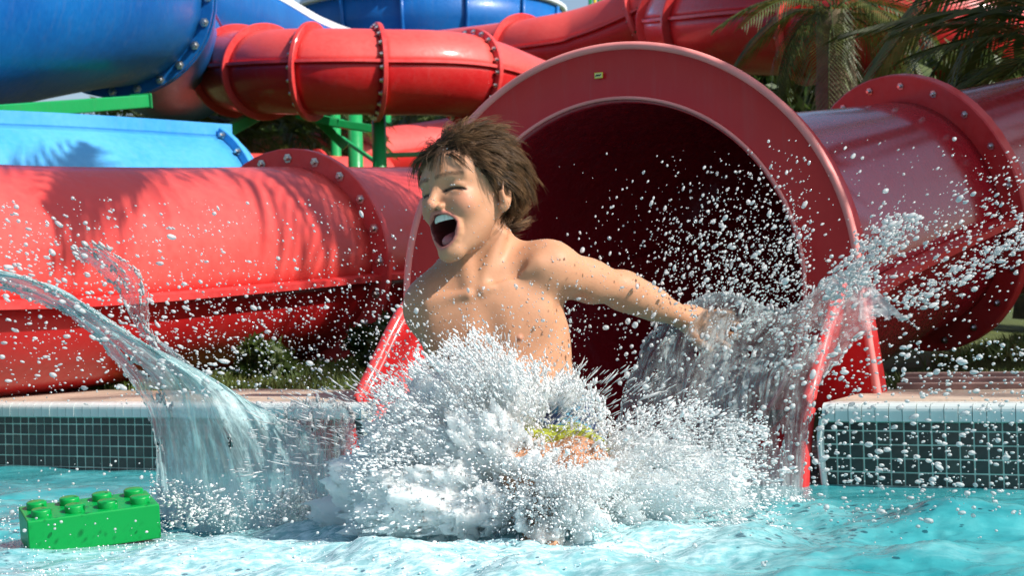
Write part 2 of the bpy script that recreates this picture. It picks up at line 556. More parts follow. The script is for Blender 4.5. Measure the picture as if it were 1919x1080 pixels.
# blue trough behind it
tube_slide('open_flume', 'pale blue open-topped flume with dark rim lying above the big red tube',
           [(-3.6, 7.0, .86, .47), (-2.9, 7.7, .91, .47), (-2.3, 8.4, .95, .47), (-1.66, 9.3, .985, .47)],
           [.97], seam=0, mat='blue2', n=34, lip=.062, open_top=R(62), bolts=22, extra=.06, bolt_s=1.3)

# the large blue tube top left
def z_at(px, py, Y): return P(px, py, Y).z
tube_slide('tube_slide', 'huge dark blue tube with a double bolted flange above a green beam',
           [(-4.1, 6.2, 1.60, .74), (-3.35, 8.0, 1.98, .70)] + [PP(190, -12, 10.0, .54), PP(262, 62, 12.8, .55), PP(335, 125, 17.0, .56)],
           [.53], seam=R(20), mat='blue', n=56, extra=.075, th=.03, bolts=24, bolt_s=1.7, twin=(.53,), lip=.03)

# red tube across the middle distance, with its elbow
tube_slide('tube_slide', 'bolted red tube crossing above the green posts, its elbow next to the blue tube',
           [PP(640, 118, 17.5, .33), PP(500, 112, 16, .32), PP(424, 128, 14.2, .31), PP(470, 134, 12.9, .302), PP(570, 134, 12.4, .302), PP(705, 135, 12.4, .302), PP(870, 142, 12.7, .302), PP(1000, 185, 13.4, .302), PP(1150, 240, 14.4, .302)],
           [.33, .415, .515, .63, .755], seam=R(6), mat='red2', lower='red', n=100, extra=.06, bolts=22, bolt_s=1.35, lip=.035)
# red tube rising to the top right
tube_slide('tube_slide', 'salmon red tube climbing past the blue bowl towards the yellow and green tower',
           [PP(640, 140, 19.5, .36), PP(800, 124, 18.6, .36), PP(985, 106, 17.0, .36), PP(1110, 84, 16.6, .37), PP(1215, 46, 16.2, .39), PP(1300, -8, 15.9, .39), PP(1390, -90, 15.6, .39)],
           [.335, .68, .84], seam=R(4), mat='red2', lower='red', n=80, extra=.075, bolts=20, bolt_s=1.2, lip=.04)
# red pod further right
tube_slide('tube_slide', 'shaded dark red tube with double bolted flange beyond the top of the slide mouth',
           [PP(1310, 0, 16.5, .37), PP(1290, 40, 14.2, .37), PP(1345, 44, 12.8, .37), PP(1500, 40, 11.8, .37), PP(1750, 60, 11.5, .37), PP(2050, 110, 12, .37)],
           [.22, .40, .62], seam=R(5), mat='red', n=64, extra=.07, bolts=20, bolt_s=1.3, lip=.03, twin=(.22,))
# low red tubes behind the green posts
tube_slide('tube_slide', 'long low salmon tube rising behind the green posts in the distance',
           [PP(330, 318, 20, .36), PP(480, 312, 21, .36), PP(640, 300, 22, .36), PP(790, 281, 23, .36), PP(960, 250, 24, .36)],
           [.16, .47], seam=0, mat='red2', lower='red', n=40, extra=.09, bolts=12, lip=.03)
tube_slide('tube_slide', 'short pink tube lying directly behind the big red tube by the blue flume',
           [PP(300, 362, 15.5, .355), PP(420, 360, 15.8, .355), PP(560, 362, 16.2, .355), PP(720, 366, 16.6, .355)],
           [.72], seam=0, mat='red2', n=24, extra=.07, bolts=12, lip=.03)

# ---- the slide the boy comes out of
C0 = Vector((.27, 4.35, .449))
AX = -NW                                             # into the tube
ROOTM = empty('slide_mouth', tuple(WP(.16, .19, -.3)))
tag(ROOTM, 'red water slide with a wide round mouth and chute behind the boy', 'water slide')
# bell and tube behind the mouth
C = spline([tuple(C0 - AX * .001) + (.497,), tuple(C0 + AX * .30) + (.497,), (.72, 5.0, .53, .44), (1.316, 5.5, .70, .365), (1.95, 5.85, .85, .355), (2.8, 6.1, 1.05, .355), (3.8, 6.2, 1.2, .355)], 70)
T, S, U = frames(C)
i2 = int(round(.5 * 69))
for nm, a0, a1 in (('upper_shell', 0, math.pi), ('lower_shell', math.pi, 2 * math.pi)):
    for (ia, ib) in ((0, i2 + 1), (i2, 70)):
        V, F = arc_sweep(C[ia:ib], S[ia:ib], U[ia:ib], a0 - R(6), a1 - R(6), 40)
        solid(obj(nm, V, F, M['redgloss'], ROOTM), .012, 1)
for (ia, ib) in ((6, i2 + 1), (i2, 70)):
    for ang in (-R(6), math.pi - R(6)):
        c, s, u = C[ia:ib], S[ia:ib], U[ia:ib]
        d = s * math.cos(ang) + u * math.sin(ang); nn_ = -s * math.sin(ang) + u * math.cos(ang); k = len(c)
        A = c[:, :3] + d * (c[:, 3:4] + .0); B = c[:, :3] + d * (c[:, 3:4] + .06)
        V = np.concatenate([A + nn_ * .011, B + nn_ * .011, B - nn_ * .011, A - nn_ * .011]); F = []
        for q in range(4):
            q2 = (q + 1) % 4
            for i in range(k - 1): F.append((q * k + i, q * k + i + 1, q2 * k + i + 1, q2 * k + i))
        obj('seam_lip', V, F, M['redrim'], ROOTM, False)
t, s, u = (Vector(q) for q in (T[i2], S[i2], U[i2]))
V, F = ring(Vector(C[i2, :3]), t, s, u, C[i2, 3] - .006, C[i2, 3] + .085, .04)
fl = sharp(obj('flange', V, F, M['redrim'], ROOTM))
for k in range(20):
    a = (k + .5) / 20 * 2 * math.pi; d = s * math.cos(a) + u * math.sin(a)
    add_bolt(fl, Vector(C[i2, :3]) + d * (C[i2, 3] + .05) - t * .02, -t, .75)

# face plate of the mouth: round above, straight skirts below
def plate_outer(a):
    deg = math.degrees(a)
    if deg > 90: q = plate_outer(math.pi - a); return (-q[0], q[1])
    if deg >= 0: return (.626 * math.cos(a), .626 * math.sin(a))
    tt = deg / -37.0
    return (.626 + .041 * tt, -.30 * tt)
def plate_inner(a): return (.497 * math.cos(a), .497 * math.sin(a))
angs = np.linspace(R(-37), R(217), 120)
def FP(x, z, dep): return C0 + TU * x + Vector((0, 0, z)) + AX * dep
V = []; F = []
for a in angs:
    xi, zi = plate_inner(a); xo, zo = plate_outer(a)
    mid = [(xi + (xo - xi) * q, zi + (zo - zi) * q) for q in (0, .03, .5, .965, 1)]
    V += [FP(*mid[0], .085), FP(*mid[0], .004), FP(*mid[1], 0), FP(*mid[2], .004), FP(*mid[3], -.002), FP(*mid[4], .008), FP(*mid[4], .095), FP(*mid[3], .10)]
m_ = 8
for i in range(len(angs) - 1):
    for k in range(m_):
        k2 = (k + 1) % m_
        F.append((i * m_ + k, (i + 1) * m_ + k, (i + 1) * m_ + k2, i * m_ + k2))
F.append(tuple(range(m_))); F.append(tuple((len(angs) - 1) * m_ + k for k in range(m_ - 1, -1, -1)))
pl = sharp(obj('face_plate', V, F, M['red'], ROOTM), 30)
ob = MB().tube([FP(*(v * 1.004 for v in plate_outer(a)), .0) for a in angs], .0105, 8)
ob.obj('outer_bead', M['bead'], pl)
MB().tube([FP(*(v * .997 for v in plate_inner(a)), -.002) for a in angs], .0048, 6).obj('inner_bead', M['bead'], pl)

# chute running from the mouth into the pool
SS = 34; NA = 48
V = []; edgeL = []; edgeR = []
for i in range(SS):
    q = i / (SS - 1)
    e = q * q * (3 - 2 * q)
    W_ = .596 + .006 * q; H_ = .50 - .22 * e - .05 * max(0, q - .75); zc = .449 - .275 * e - .22 * max(0, (q - .72) / .28) ** 2
    for k in range(NA):
        a = -math.pi / 2 + math.pi * k / (NA - 1)
        p = C0 + AX * (.006 - .345 * q) + TU * (W_ * math.sin(a) - .02 * q)
        p = Vector((p.x, p.y, zc - H_ * math.cos(a)))
        V.append(p)
    edgeL.append(V[-NA]); edgeR.append(V[-1])
F = [(i * NA + k, i * NA + k + 1, (i + 1) * NA + k + 1, (i + 1) * NA + k) for i in range(SS - 1) for k in range(NA - 1)]
ch = solid(obj('chute', [tuple(v) for v in V], F, M['red'], ROOTM), .018, -1)
MB().tube(edgeL, .017, 8).obj('rolled_edge', M['redrim'], ch)
MB().tube(edgeR, .017, 8).obj('rolled_edge', M['redrim'], ch)

# warning sticker on the face plate
st = empty('warning_sticker', tuple(P(1127, 140, 4.32)))
tag(st, 'tiny yellow printed sticker high on the red face plate of the mouth', 'sticker')
a_c = math.atan2(.575, -.03)
cst = FP(-.035, .557, -.0075)
MB().box(cst, TU * .0115, NW * .001, Vector((0, 0, .0075))).obj('backing', M['yellow'], st, False)
M['ink'] = plain('black_ink', (.02, .02, .02), .6)
M['paper'] = plain('cream_print', (.75, .68, .3), .6)
MB().box(cst + NW * .0015, TU * .0095, NW * .0006, Vector((0, 0, .0055))).obj('print_panel', M['paper'], st, False)
for k, (dx, w) in enumerate(((-.0055, .0016), (-.001, .002), (.0045, .0016))):
    MB().box(cst + TU * dx + NW * .0027, (TU + Vector((0, 0, .6))).normalized() * .0034, NW * .0005, (Vector((0, 0, 1)) - TU * .6).normalized() * .0011).obj('mark', M['ink'], st, False)

# ------------------------------------------------------------------ blue bowl and flume in the distance
def lathe_part(name, c, prof, a0, a1, n, mat, parent):
    V = []; F = []
    for i in range(n + 1):
        a = a0 + (a1 - a0) * i / n
        for (r_, z) in prof: V.append((c.x + r_ * math.cos(a), c.y + r_ * math.sin(a), c.z + z))
    k = len(prof)
    for i in range(n):
        for j in range(k - 1): F.append((i * k + j, (i + 1) * k + j, (i + 1) * k + j + 1, i * k + j + 1))
    return obj(name, V, F, mat, parent)
bc = P(800, 30, 24.0); BR = 1.92
bowl = empty('slide_bowl', (bc.x, bc.y, .3)); tag(bowl, 'round blue slide bowl with white rim and upright ribs against the sky', 'slide bowl')
solid(lathe_part('bowl_wall', bc, [(BR * .80, -1.2), (BR * .93, -.75), (BR * .985, -.35), (BR, -.02)], 0, 2 * math.pi, 64, M['blue'], bowl), .03)
solid(lathe_part('upper_wall', bc, [(BR * .93, .0), (BR * .92, .25), (BR * .90, .6)], 0, 2 * math.pi, 64, M['blue2'], bowl), .03)
lathe_part('rim', bc, [(BR * .94, .0), (BR * 1.02, -.01), (BR * 1.03, .04), (BR * .94, .06), (BR * .94, .0)], 0, 2 * math.pi, 64, M['rimwhite'], bowl)
for k in range(14):
    a = k / 14 * 2 * math.pi + .1
    d = Vector((math.cos(a), math.sin(a), 0)); sd = Vector((-math.sin(a), math.cos(a), 0))
    MB().tube([bc + d * (BR * q) + Vector((0, 0, z)) for q, z in ((.81, -1.2), (.945, -.75), (1.0, -.35), (1.012, -.03))], .03, 6).obj('rib', M['blue'], bowl)
for k in range(4):
    a = k / 4 * 2 * math.pi + .6
    MB().tube([bc + Vector((math.cos(a) * 1.2, math.sin(a) * 1.2, -1.15)), Vector((bc.x + math.cos(a) * 1.2, bc.y + math.sin(a) * 1.2, .2))], .07, 8).obj('leg', M['green'], bowl)

# open blue flume sweeping down to the left of the bowl
tube_slide('open_flume', 'deep blue open flume with pale rim sweeping in behind the huge blue tube',
           [PP(250, -30, 14.2, .62), PP(400, 32, 15.6, .62), PP(500, 78, 17.2, .62), PP(600, 100, 19.5, .62), PP(740, 110, 22, .62)],
           [.55], mat='blue', n=40, lip=.07, open_top=R(12), bolts=10, extra=.05, lipmat='rimwhite')

# ------------------------------------------------------------------ green steel
def beam(name, a, b_, w, h, mat, parent, up=Vector((0, 0, 1))):
    a, b_ = Vector(a), Vector(b_); t = (b_ - a).normalized(); s = t.cross(up).normalized(); u = s.cross(t)
    o = MB().box((a + b_) / 2, t * ((b_ - a).length / 2), s * (w / 2), u * (h / 2)).obj(name, mat, parent, False)
    return bevel(o, .006)
gb = empty('support_beam', tuple(P(120, 205, 9.0))); tag(gb, 'green box beam with an open capped end under the huge blue tube', 'beam')
ea, eb = P(-160, 222, 7.4), P(263, 190, 9.6)
beam('box_section', ea, eb, .11, .072, M['green'], gb)
tt = (eb - ea).normalized()
beam('end_plate', eb + tt * .004, eb + tt * .016, .135, .085, M['green'], gb)
beam('end_slot', eb + tt * .0165, eb + tt * .019, .085, .02, M['ink'], gb)
MB().tube([P(60, 215, 8.3), P(60, 420, 8.3)], .05, 10).obj('post', M['green'], gb)

fr = empty('support_frame', tuple(P(708, 420, 13.2))); tag(fr, 'green tubular steel frame of posts and braces carrying the red tubes', 'support frame')
def post(px, Y, w, ytop, ybot=None):
    a, b_ = P(px, ytop, Y), P(px, ytop, Y); b_ = Vector((a.x, a.y, .15))
    MB().tube([a, b_], w, 14).obj('post', M['green'], fr)
post(709, 12.6, .054, 195)
post(664, 14.8, .066, 190)
post(628, 16.5, .05, 205)
beam('brace', P(386, 268, 12.2), P(498, 206, 13.0), .07, .085, M['green'], fr)
beam('beam', P(482, 208, 13.0), P(700, 196, 14.2), .09, .075, M['green'], fr)
beam('beam', P(560, 214, 13.4), P(640, 232, 13.2), .08, .07, M['green'], fr)
beam('rail', P(617, 229, 13.2), P(706, 243, 13.2), .06, .062, M['green'], fr)
beam('brace', P(598, 226, 13.3), P(648, 276, 13.3), .06, .07, M['green'], fr)
beam('brace', P(640, 258, 13.9), P(706, 305, 13.6), .035, .03, M['green'], fr)
beam('beam', P(722, 291, 13.2), P(830, 288, 13.4), .05, .035, M['green'], fr)

# yellow and green tower pieces behind
tw = empty('play_tower', tuple(P(1120, 300, 26))); tag(tw, 'yellow and green panelled tower top peeping over the salmon tube', 'tower')
for px0, px1, mt_ in ((1101, 1110, 'green'), (1110, 1118, 'yellow'), (1118, 1131, 'green'), (1131, 1160, 'yellow'), (1160, 1200, 'green')):
    a, b_ = P(px0, -60, 26), P(px1, 40, 26)
    c = (a + b_) / 2
    bevel(MB().box(Vector((c.x, 26, (a.z + .2) / 2)), (abs(b_.x - a.x) / 2 * .97, 0, 0), (0, .12, 0), (0, 0, (a.z - .2) / 2)).obj('panel', M[mt_], tw, False), .01)

# ------------------------------------------------------------------ palms and trees
def leafmat(name, lo, mid, hi, trans=.35):
    mt, nt, b = nodes(name)
    oi = N(nt, 'ShaderNodeObjectInfo'); n1 = noise_node(nt, 6, 3)
    ad = N(nt, 'ShaderNodeMath', operation='ADD'); nt.links.new(n1.outputs[0], ad.inputs[0])
    ml = N(nt, 'ShaderNodeMath', operation='MULTIPLY_ADD'); nt.links.new(oi.outputs['Random'], ml.inputs[0]); ml.inputs[1].default_value = .3; ml.inputs[2].default_value = -.15
    nt.links.new(ml.outputs[0], ad.inputs[1])
    rp = ramp(nt, ad.outputs[0], [(.28, lo), (.52, mid), (.75, hi)])
    nt.links.new(rp.outputs[0], b.inputs['Base Color']); b.inputs['Roughness'].default_value = .45
    tr = N(nt, 'ShaderNodeBsdfTranslucent'); nt.links.new(rp.outputs[0], tr.inputs[0])
    ms = N(nt, 'ShaderNodeMixShader'); ms.inputs[0].default_value = trans
    nt.links.new(b.outputs[0], ms.inputs[1]); nt.links.new(tr.outputs[0], ms.inputs[2])
    nt.links.new(ms.outputs[0], nt.nodes['Material Output'].inputs[0])
    return mt
M['palm'] = leafmat('palm_leaf', (.035, .055, .012), (.09, .12, .022), (.22, .20, .06))
M['leaf'] = leafmat('broad_leaf', (.02, .045, .01), (.055, .10, .02), (.12, .15, .04))
M['bark'] = plain('palm_bark', (.16, .11, .07), .9, .4, 12, bumpy=.8, bscale=30)

def frond_mesh(L, droop, leaf, n=34, seed=0, w=.022):
    rr = random.Random(seed)
    V = []; F = []
    def pt(t): return Vector((L * t * (1 - .12 * droop * t), 0, L * (.42 * t - (.42 + .55 * droop) * t * t)))
    # rachis
    mb = MB().tube([pt(i / 9) for i in range(10)], [.016 * (1 - .85 * i / 9) + .002 for i in range(10)], 5)
    for i in range(n):
        t = .12 + .88 * i / (n - 1)
        p = pt(t); d = (pt(min(1, t + .03)) - pt(t - .03)).normalized()
        ll = leaf * (math.sin(math.pi * min(1, .12 + .88 * t)) ** .6 + .12) * rr.uniform(.85, 1.1)
        for sd in (-1, 1):
            out = (Vector((0, sd, 0)) * .8 + d * (.55 + .5 * t) + Vector((0, 0, .15))).normalized()
            tip = p + out * ll + Vector((0, 0, -ll * rr.uniform(.35, .75)))
            mid = p + out * ll * .55 + Vector((0, 0, -ll * .10))
            nr = Vector((0, 0, 1)).cross(out).normalized() * w * .5
            k = len(mb.V)
            mb.V += [p - nr * .5, p + nr * .5, mid + nr, mid - nr, tip]
            mb.F += [(k, k + 1, k + 2, k + 3), (k + 3, k + 2, k + 4)]
    return meshdata('frond', [tuple(v) for v in mb.V], mb.F, M['palm'], False)

FRW = [frond_mesh(1.75, .9, .50, 26, 4, .045), frond_mesh(1.6, 1.2, .52, 26, 5, .05)]
FRM = [frond_mesh(1.75, 1.0, .46, seed=1), frond_mesh(1.55, 1.35, .5, seed=2), frond_mesh(1.85, .7, .42, seed=3)]
def palm(label, base, height, nf, scale=1.0, lean=(0, 0), seed=0, group='palms around the slides', tmin=-25, tmax=62, trunk_r=.11, az=None, wide=False):
    rr = random.Random(seed)
    root = empty('palm_tree', base); tag(root, label, 'palm tree', group)
    top = Vector(base) + Vector((lean[0], lean[1], height))
    pts = [Vector(base).lerp(top, q) + Vector((0, 0, 0)) for q in np.linspace(0, 1, 9)]
    mb = MB().tube(pts, [trunk_r * (1.25 - .4 * q) * (1 + .06 * (i % 2)) for i, q in enumerate(np.linspace(0, 1, 9))], 12)
    mb.obj('trunk', M['bark'], root)
    for i in range(nf):
        o = bpy.data.objects.new('frond', FRW[i % 2] if wide else FRM[i % 3]); link(o, root); o.matrix_parent_inverse = root.matrix_basis.inverted()
        o.location = top + Vector((0, 0, rr.uniform(-.08, .05)))
        a = (i * 2.399 + rr.uniform(-.2, .2)) if az is None else R(rr.uniform(*az))
        o.rotation_euler = (rr.uniform(-.25, .25), -R(rr.uniform(tmin, tmax)), a)
        s = scale * rr.uniform(.85, 1.12); o.scale = (s, s, s)
    return root
def leaf_cloud(n, centers, radii, size, seed):
    g = np.random.default_rng(seed)
    centers = np.array(centers); radii = np.array(radii)
    k = g.integers(0, len(centers), n)
    d = g.normal(size=(n, 3)); d /= np.linalg.norm(d, axis=1)[:, None]
    p = centers[k] + d * (radii[k] * (.45 + .6 * g.random(n) ** .5))[:, None]
    a = g.normal(size=(n, 3)); a /= np.linalg.norm(a, axis=1)[:, None]
    b_ = np.cross(a, g.normal(size=(n, 3))); b_ /= np.linalg.norm(b_, axis=1)[:, None]
    s = size * g.uniform(.6, 1.3, n)[:, None]
    V = np.stack([p - a * s, p + b_ * s * .42, p + a * s, p - b_ * s * .42], 1).reshape(-1, 3)
    return V, np.arange(n * 4).reshape(-1, 4)
def tree(label, base, h, r_, n, size, seed, name='broadleaf_tree', cat='tree', group=None, squash=.8):
    rr = random.Random(seed)
    root = empty(name, base); tag(root, label, cat, group)
    b0 = Vector(base); top = b0 + Vector((0, 0, h))
    mb = MB().tube([b0, b0 + Vector((.05, 0, h * .45)), top + Vector((0, 0, -r_ * .3))], [.12 * r_ + .02, .09 * r_ + .015, .04], 8)
    cs, rs = [], []
    for i in range(16):
        d = Vector((rr.gauss(0, 1), rr.gauss(0, 1), rr.gauss(0, 1) * squash)).normalized() * r_ * rr.uniform(.25, .85)
        cs.append(tuple(top + d)); rs.append(r_ * rr.uniform(.25, .48))
        mb.tube([b0 + Vector((0, 0, h * .5)), (b0 + Vector((0, 0, h * .75)) + top + d) / 2, top + d], [.03, .02, .008], 5, False)
    mb.obj('trunk', M['bark'], root)
    V, F = leaf_cloud(n, cs, rs, size, seed)
    obj('crown', V, F, M['leaf'], root, False)
    return root
# the palm whose fronds shade the big red tube (crown above the picture)
palm('tall palm with crown above the slides, rising behind the slide mouth', (2.75, 7.2, .25), 3.45, 16, .92, (-1.25, -2.05), 3, tmin=5, tmax=60, wide=True)
# the palm that shades the tube of the slide mouth
palm('leaning palm beside the tube of the slide mouth', (4.5, 4.9, .4), 3.3, 26, 1.0, (-.55, -.9), 5)
palm('palm on the lawn near the slide mouth', (5.3, 4.9, .5), 3.8, 24, 1.05, (-.5, -.3), 6)
tree('unseen leafy tree added to shade the tube of the slide mouth', (3.95, 4.05, .35), 3.35, 1.15, 15000, .11, 77, group='trees behind the slides')  # extra tree out of view, added to thicken the shade on the tube
# low drooping palm beside the dark red tube
palm('low drooping palm hanging in front of the dark red tube', tuple(P(1575, 420, 9.2)), 1.15, 22, .38, (0, 0), 8, tmin=-40, tmax=60)
palm('drooping palm behind the far flange of the slide mouth', (2.55, 7.0, .5), 1.35, 24, .75, (0, 0), 9, tmin=-35, tmax=65)
palm('feathery palm close to the flange at the lawn', (2.25, 6.75, .45), .75, 18, .55, (.1, 0), 10, tmin=-10, tmax=75)
# palms in the gap under the red tube
sp = [(300, 258, 17.5, 1.0, 'spiky fan-like palm just beyond the end of the blue flume'), (410, 262, 19.0, 1.1, 'sunlit palm between the blue flume and the green brace'),
      (468, 268, 18.2, .85, 'yellowish palm beneath the elbow of the red tube'), (540, 250, 20, 1.2, 'palm showing between the green brace and the beam'),
      (610, 262, 21.5, 1.0, 'palm in front of the sky behind the crossing green braces'), (765, 226, 24, 1.0, 'small palm crown to the side of the tallest green post'), (345, 236, 22, 1.2, 'dark palm right behind the blue tubes')]
for i, (px, py, Y, s, lb) in enumerate(sp):
    c = P(px, py, Y)
    palm(lb, (c.x, c.y, .3), c.z - .3, 24, s * .62, seed=20 + i, tmin=-45, tmax=75, trunk_r=.07, group='palms seen under the red tube')

for i, (px, py, Y, r_, lb) in enumerate(((370, 262, 27, 1.5, 'dark broadleaf tree filling the gap under the blue tubes'), (500, 262, 28, 1.3, 'bushy tree behind the palms under the red tube'),
                                   (600, 268, 29, 1.0, 'thin tree with sky gaps behind the green frame'), (770, 250, 31, .9, 'small leafy tree behind the tallest green post'))):
    c = P(px, py, Y); tree(lb, (c.x, c.y, .3), c.z - .3, r_, 5200, .11, 40 + i, group='trees behind the slides')
for i, (px, py, Y, r_, lb) in enumerate(((1420, 150, 15, 1.2, 'dark tree behind the low drooping palm'), (1930, 250, 11, 1.1, 'leafy tree behind the flange at the lawn'), (1700, 60, 17, 1.9, 'broad tree standing behind the dark red tube'))):
    c = P(px, py, Y); tree(lb, (c.x, c.y, .3), c.z - .3, r_, 7000, .10, 50 + i, group='trees behind the slides')
# shrubs in the shade between the two red slides
for i, (x, y, r_, lb) in enumerate(((-.30, 7.0, .30, 'dark shrub in the shade under the far end of the big red tube'), (-.12, 6.5, .28, 'dark shrub beside the face plate of the mouth'),
                                    (-.45, 6.0, .16, 'low shrub in front of the darker shrubs'), (-.05, 7.9, .45, 'tall dark shrub between the two red slides'), (-.85, 5.75, .10, 'small clump of leaves tucked against the big red tube'))):
    tree(lb, (x, y, .18), r_ * .75, r_, 2600, .035, 70 + i, name='shrub', cat='shrub', group='shrubs between the slides', squash=.6)

# ------------------------------------------------------------------ toy brick floating in the pool
M['brick'] = plain('green_abs_plastic', (.0, .27, .05), .36, .06, 3, spec=.35)
def toy_brick():
    L, Wd, H = .232, .116, .064
    root = empty('toy_brick', (0, 0, 0)); tag(root, 'big green eight-stud toy building brick floating on the foamy water', 'toy brick')
    bevel(MB().box((0, 0, H / 2), (L / 2, 0, 0), (0, Wd / 2, 0), (0, 0, H / 2)).obj('brick_body', M['brick'], root, False), .0028, 3)
    me = None
    for i in range(4):
        for j in range(2):
            if me is None:
                V = []; F = []; n = 28; prof = [(.0178, 0), (.0178, .0103), (.0172, .0116), (.0160, .0124), (0.0001, .0124)]
                for k in range(n):
                    for (r_, z) in prof: V.append((r_ * math.cos(2 * math.pi * k / n), r_ * math.sin(2 * math.pi * k / n), z))
                q = len(prof)
                for k in range(n):
                    for e in range(q - 1): F.append((k * q + e, ((k + 1) % n) * q + e, ((k + 1) % n) * q + e + 1, k * q + e + 1))
                me = meshdata('stud', V, F, M['brick'])
            o = bpy.data.objects.new('stud', me); link(o, root)
            o.location = ((i - 1.5) * .058, (j - .5) * .058, H - .0002)
    return root
tb = toy_brick()
c = P(170, 990, 3.10)
tb.location = (c.x, c.y, .006)
tb.rotation_euler = (R(8), R(-4), R(23))

# ------------------------------------------------------------------ the boy
BY = 2.83
def B(px, py, dy=0.0): return np.array(P(px, py, BY + dy), dtype=np.float32)

BK = 3.15 / BY                                   # the figure is modelled small and set down at its real size
_b0, _b1 = np.array(P(960, 800, BY)), np.array(P(960, 800, 3.15))
def place(V): return (np.asarray(V) - _b0) * BK + _b1

def s_sph(p, c, r_): return np.linalg.norm(p - np.asarray(c, np.float32), axis=1) - r_
def s_ell(p, c, r_, rot=None):
    q = p - np.asarray(c, np.float32)
    if rot is not None: q = q @ np.asarray(rot, np.float32)      # columns of rot are the ellipsoid's axes
    r_ = np.asarray(r_, np.float32)
    k0 = np.linalg.norm(q / r_, axis=1); k1 = np.linalg.norm(q / (r_ * r_), axis=1) + 1e-9
    return k0 * (k0 - 1) / k1
def s_cap(p, a, b_, ra, rb=None):
    rb = ra if rb is None else rb
    a = np.asarray(a, np.float32); b_ = np.asarray(b_, np.float32)
    d = b_ - a; h = np.clip(((p - a) @ d) / float(d @ d), 0, 1)
    return np.linalg.norm(p - a - h[:, None] * d, axis=1) - (ra + (rb - ra) * h)
def smin(a, b_, k):
    h = np.clip(.5 + .5 * (b_ - a) / k, 0, 1)
    return b_ + (a - b_) * h - k * h * (1 - h)
def ssub(a, b_, k):        # a minus b
    h = np.clip(.5 - .5 * (a + b_) / k, 0, 1)
    return a + (-b_ - a) * h + k * h * (1 - h)

def rotm(ax, deg):
    return np.array(Matrix.Rotation(R(deg), 3, ax), dtype=np.float32)
HC = B(884, 362)
HM = rotm('Y', -11) @ rotm('Z', -41) @ rotm('X', -7)       # head local -> world
HS = 1.0
def to_head(p): return ((p - HC) @ HM) / HS
def from_head(q): return np.asarray(q, np.float32) * HS @ HM.T + HC

def head_sdf(p):
    q = to_head(p)
    ax = q.copy(); ax[:, 0] = np.abs(ax[:, 0])             # mirrored
    d = s_ell(q, (0, .014, .026), (.068, .088, .073))
    d = smin(d, s_ell(q, (0, -.026, -.012), (.056, .062, .074)), .022)
    d = smin(d, s_ell(q, (0, -.037, -.060), (.036, .041, .043)), .024)
    d = smin(d, s_cap(ax, (.046, -.004, -.036), (.013, -.066, -.098), .011, .011), .024)
    d = smin(d, s_sph(q, (0, -.073, -.103), .0135), .02)
    d = smin(d, s_sph(ax, (.034, -.060, -.026), .0180), .020)
    d = smin(d, s_cap(ax, (.010, -.0835, .020), (.042, -.066, .021), .0062), .016)
    d = smin(d, s_ell(q, (0, -.028, .036), (.056, .054, .050)), .02)
    # eye sockets and squeezed lids
    d = ssub(d, s_ell(ax, (.030, -.094, .002), (.017, .0165, .0105)), .010)
    d = smin(d, s_ell(ax, (.030, -.0655, .0035), (.0165, .0135, .0085)), .005)
    d = smin(d, s_ell(ax, (.031, -.0690, -.0085), (.016, .010, .005)), .006)
    for i in range(6):
        t0, t1 = i / 6, (i + 1) / 6
        f = lambda t: (.0165 + .029 * t, -.0795 + .0125 * t * t - .003 * math.sin(math.pi * t), -.003 + .0035 * math.sin(math.pi * t) - .002 * t)
        d = ssub(d, s_cap(ax, f(t0), f(t1), .0016), .0025)
    # nose
    d = smin(d, s_cap(q, (0, -.082, .010), (0, -.1000, -.022), .0060, .0080), .010)
    d = smin(d, s_sph(q, (0, -.1020, -.0240), .0080), .006)
    d = smin(d, s_ell(ax, (.0115, -.0905, -.0285), (.0064, .0080, .0060)), .005)
    d = ssub(d, s_ell(ax, (.0062, -.0960, -.0345), (.0038, .0046, .0034)), .0025)
    # smile folds
    d = ssub(d, s_cap(ax, (.0195, -.0905, -.036), (.0330, -.073, -.066), .0030, .0025), .011)
    # lips round the open mouth
    MC, MA, MBt = (0, 0, -.0645), .0275, .0280
    for i in range(20):
        th0, th1 = 2 * math.pi * i / 20, 2 * math.pi * (i + 1) / 20
        def lp(th):
            x = MA * math.cos(th) * (1.0 + .15 * math.sin(th)); z = MC[2] + MBt * math.sin(th)
            y = -.0875 + .0150 * (abs(x) / MA) ** 2 + (.0085 if math.sin(th) < 0 else 0.0) * (-math.sin(th))
            return (x, y, z)
        d = smin(d, s_cap(q, lp(th0), lp(th1), .0042 if math.sin(th0) > 0 else .0050), .006)
    d = ssub(d, np.minimum(s_ell(q, (0, -.088, -.0570), (.0272, .040, .0178)), s_ell(q, (0, -.088, -.0675), (.0215, .040, .0235))), .004)
    d = ssub(d, s_ell(q, (0, -.052, -.066), (.023, .034, .024)), .004)
    # ears
    er = np.array(Matrix.Rotation(R(24), 3, 'Z') @ Matrix.Rotation(R(-14), 3, 'X'), dtype=np.float32)
    e = s_ell(ax, (.0705, .004, -.014), (.0080, .0170, .0270), er)
    e = smin(e, s_ell(ax, (.0680, -.004, -.037), (.0062, .009, .0090)), .006)
    e = ssub(e, s_ell(ax, (.0800, .001, -.012), (.0075, .0105, .0155), er), .004)
    e = smin(e, s_cap(ax, (.0715, -.0095, -.015), (.0705, -.008, -.024), .0040), .004)
    d = smin(d, e, .006)
    return d

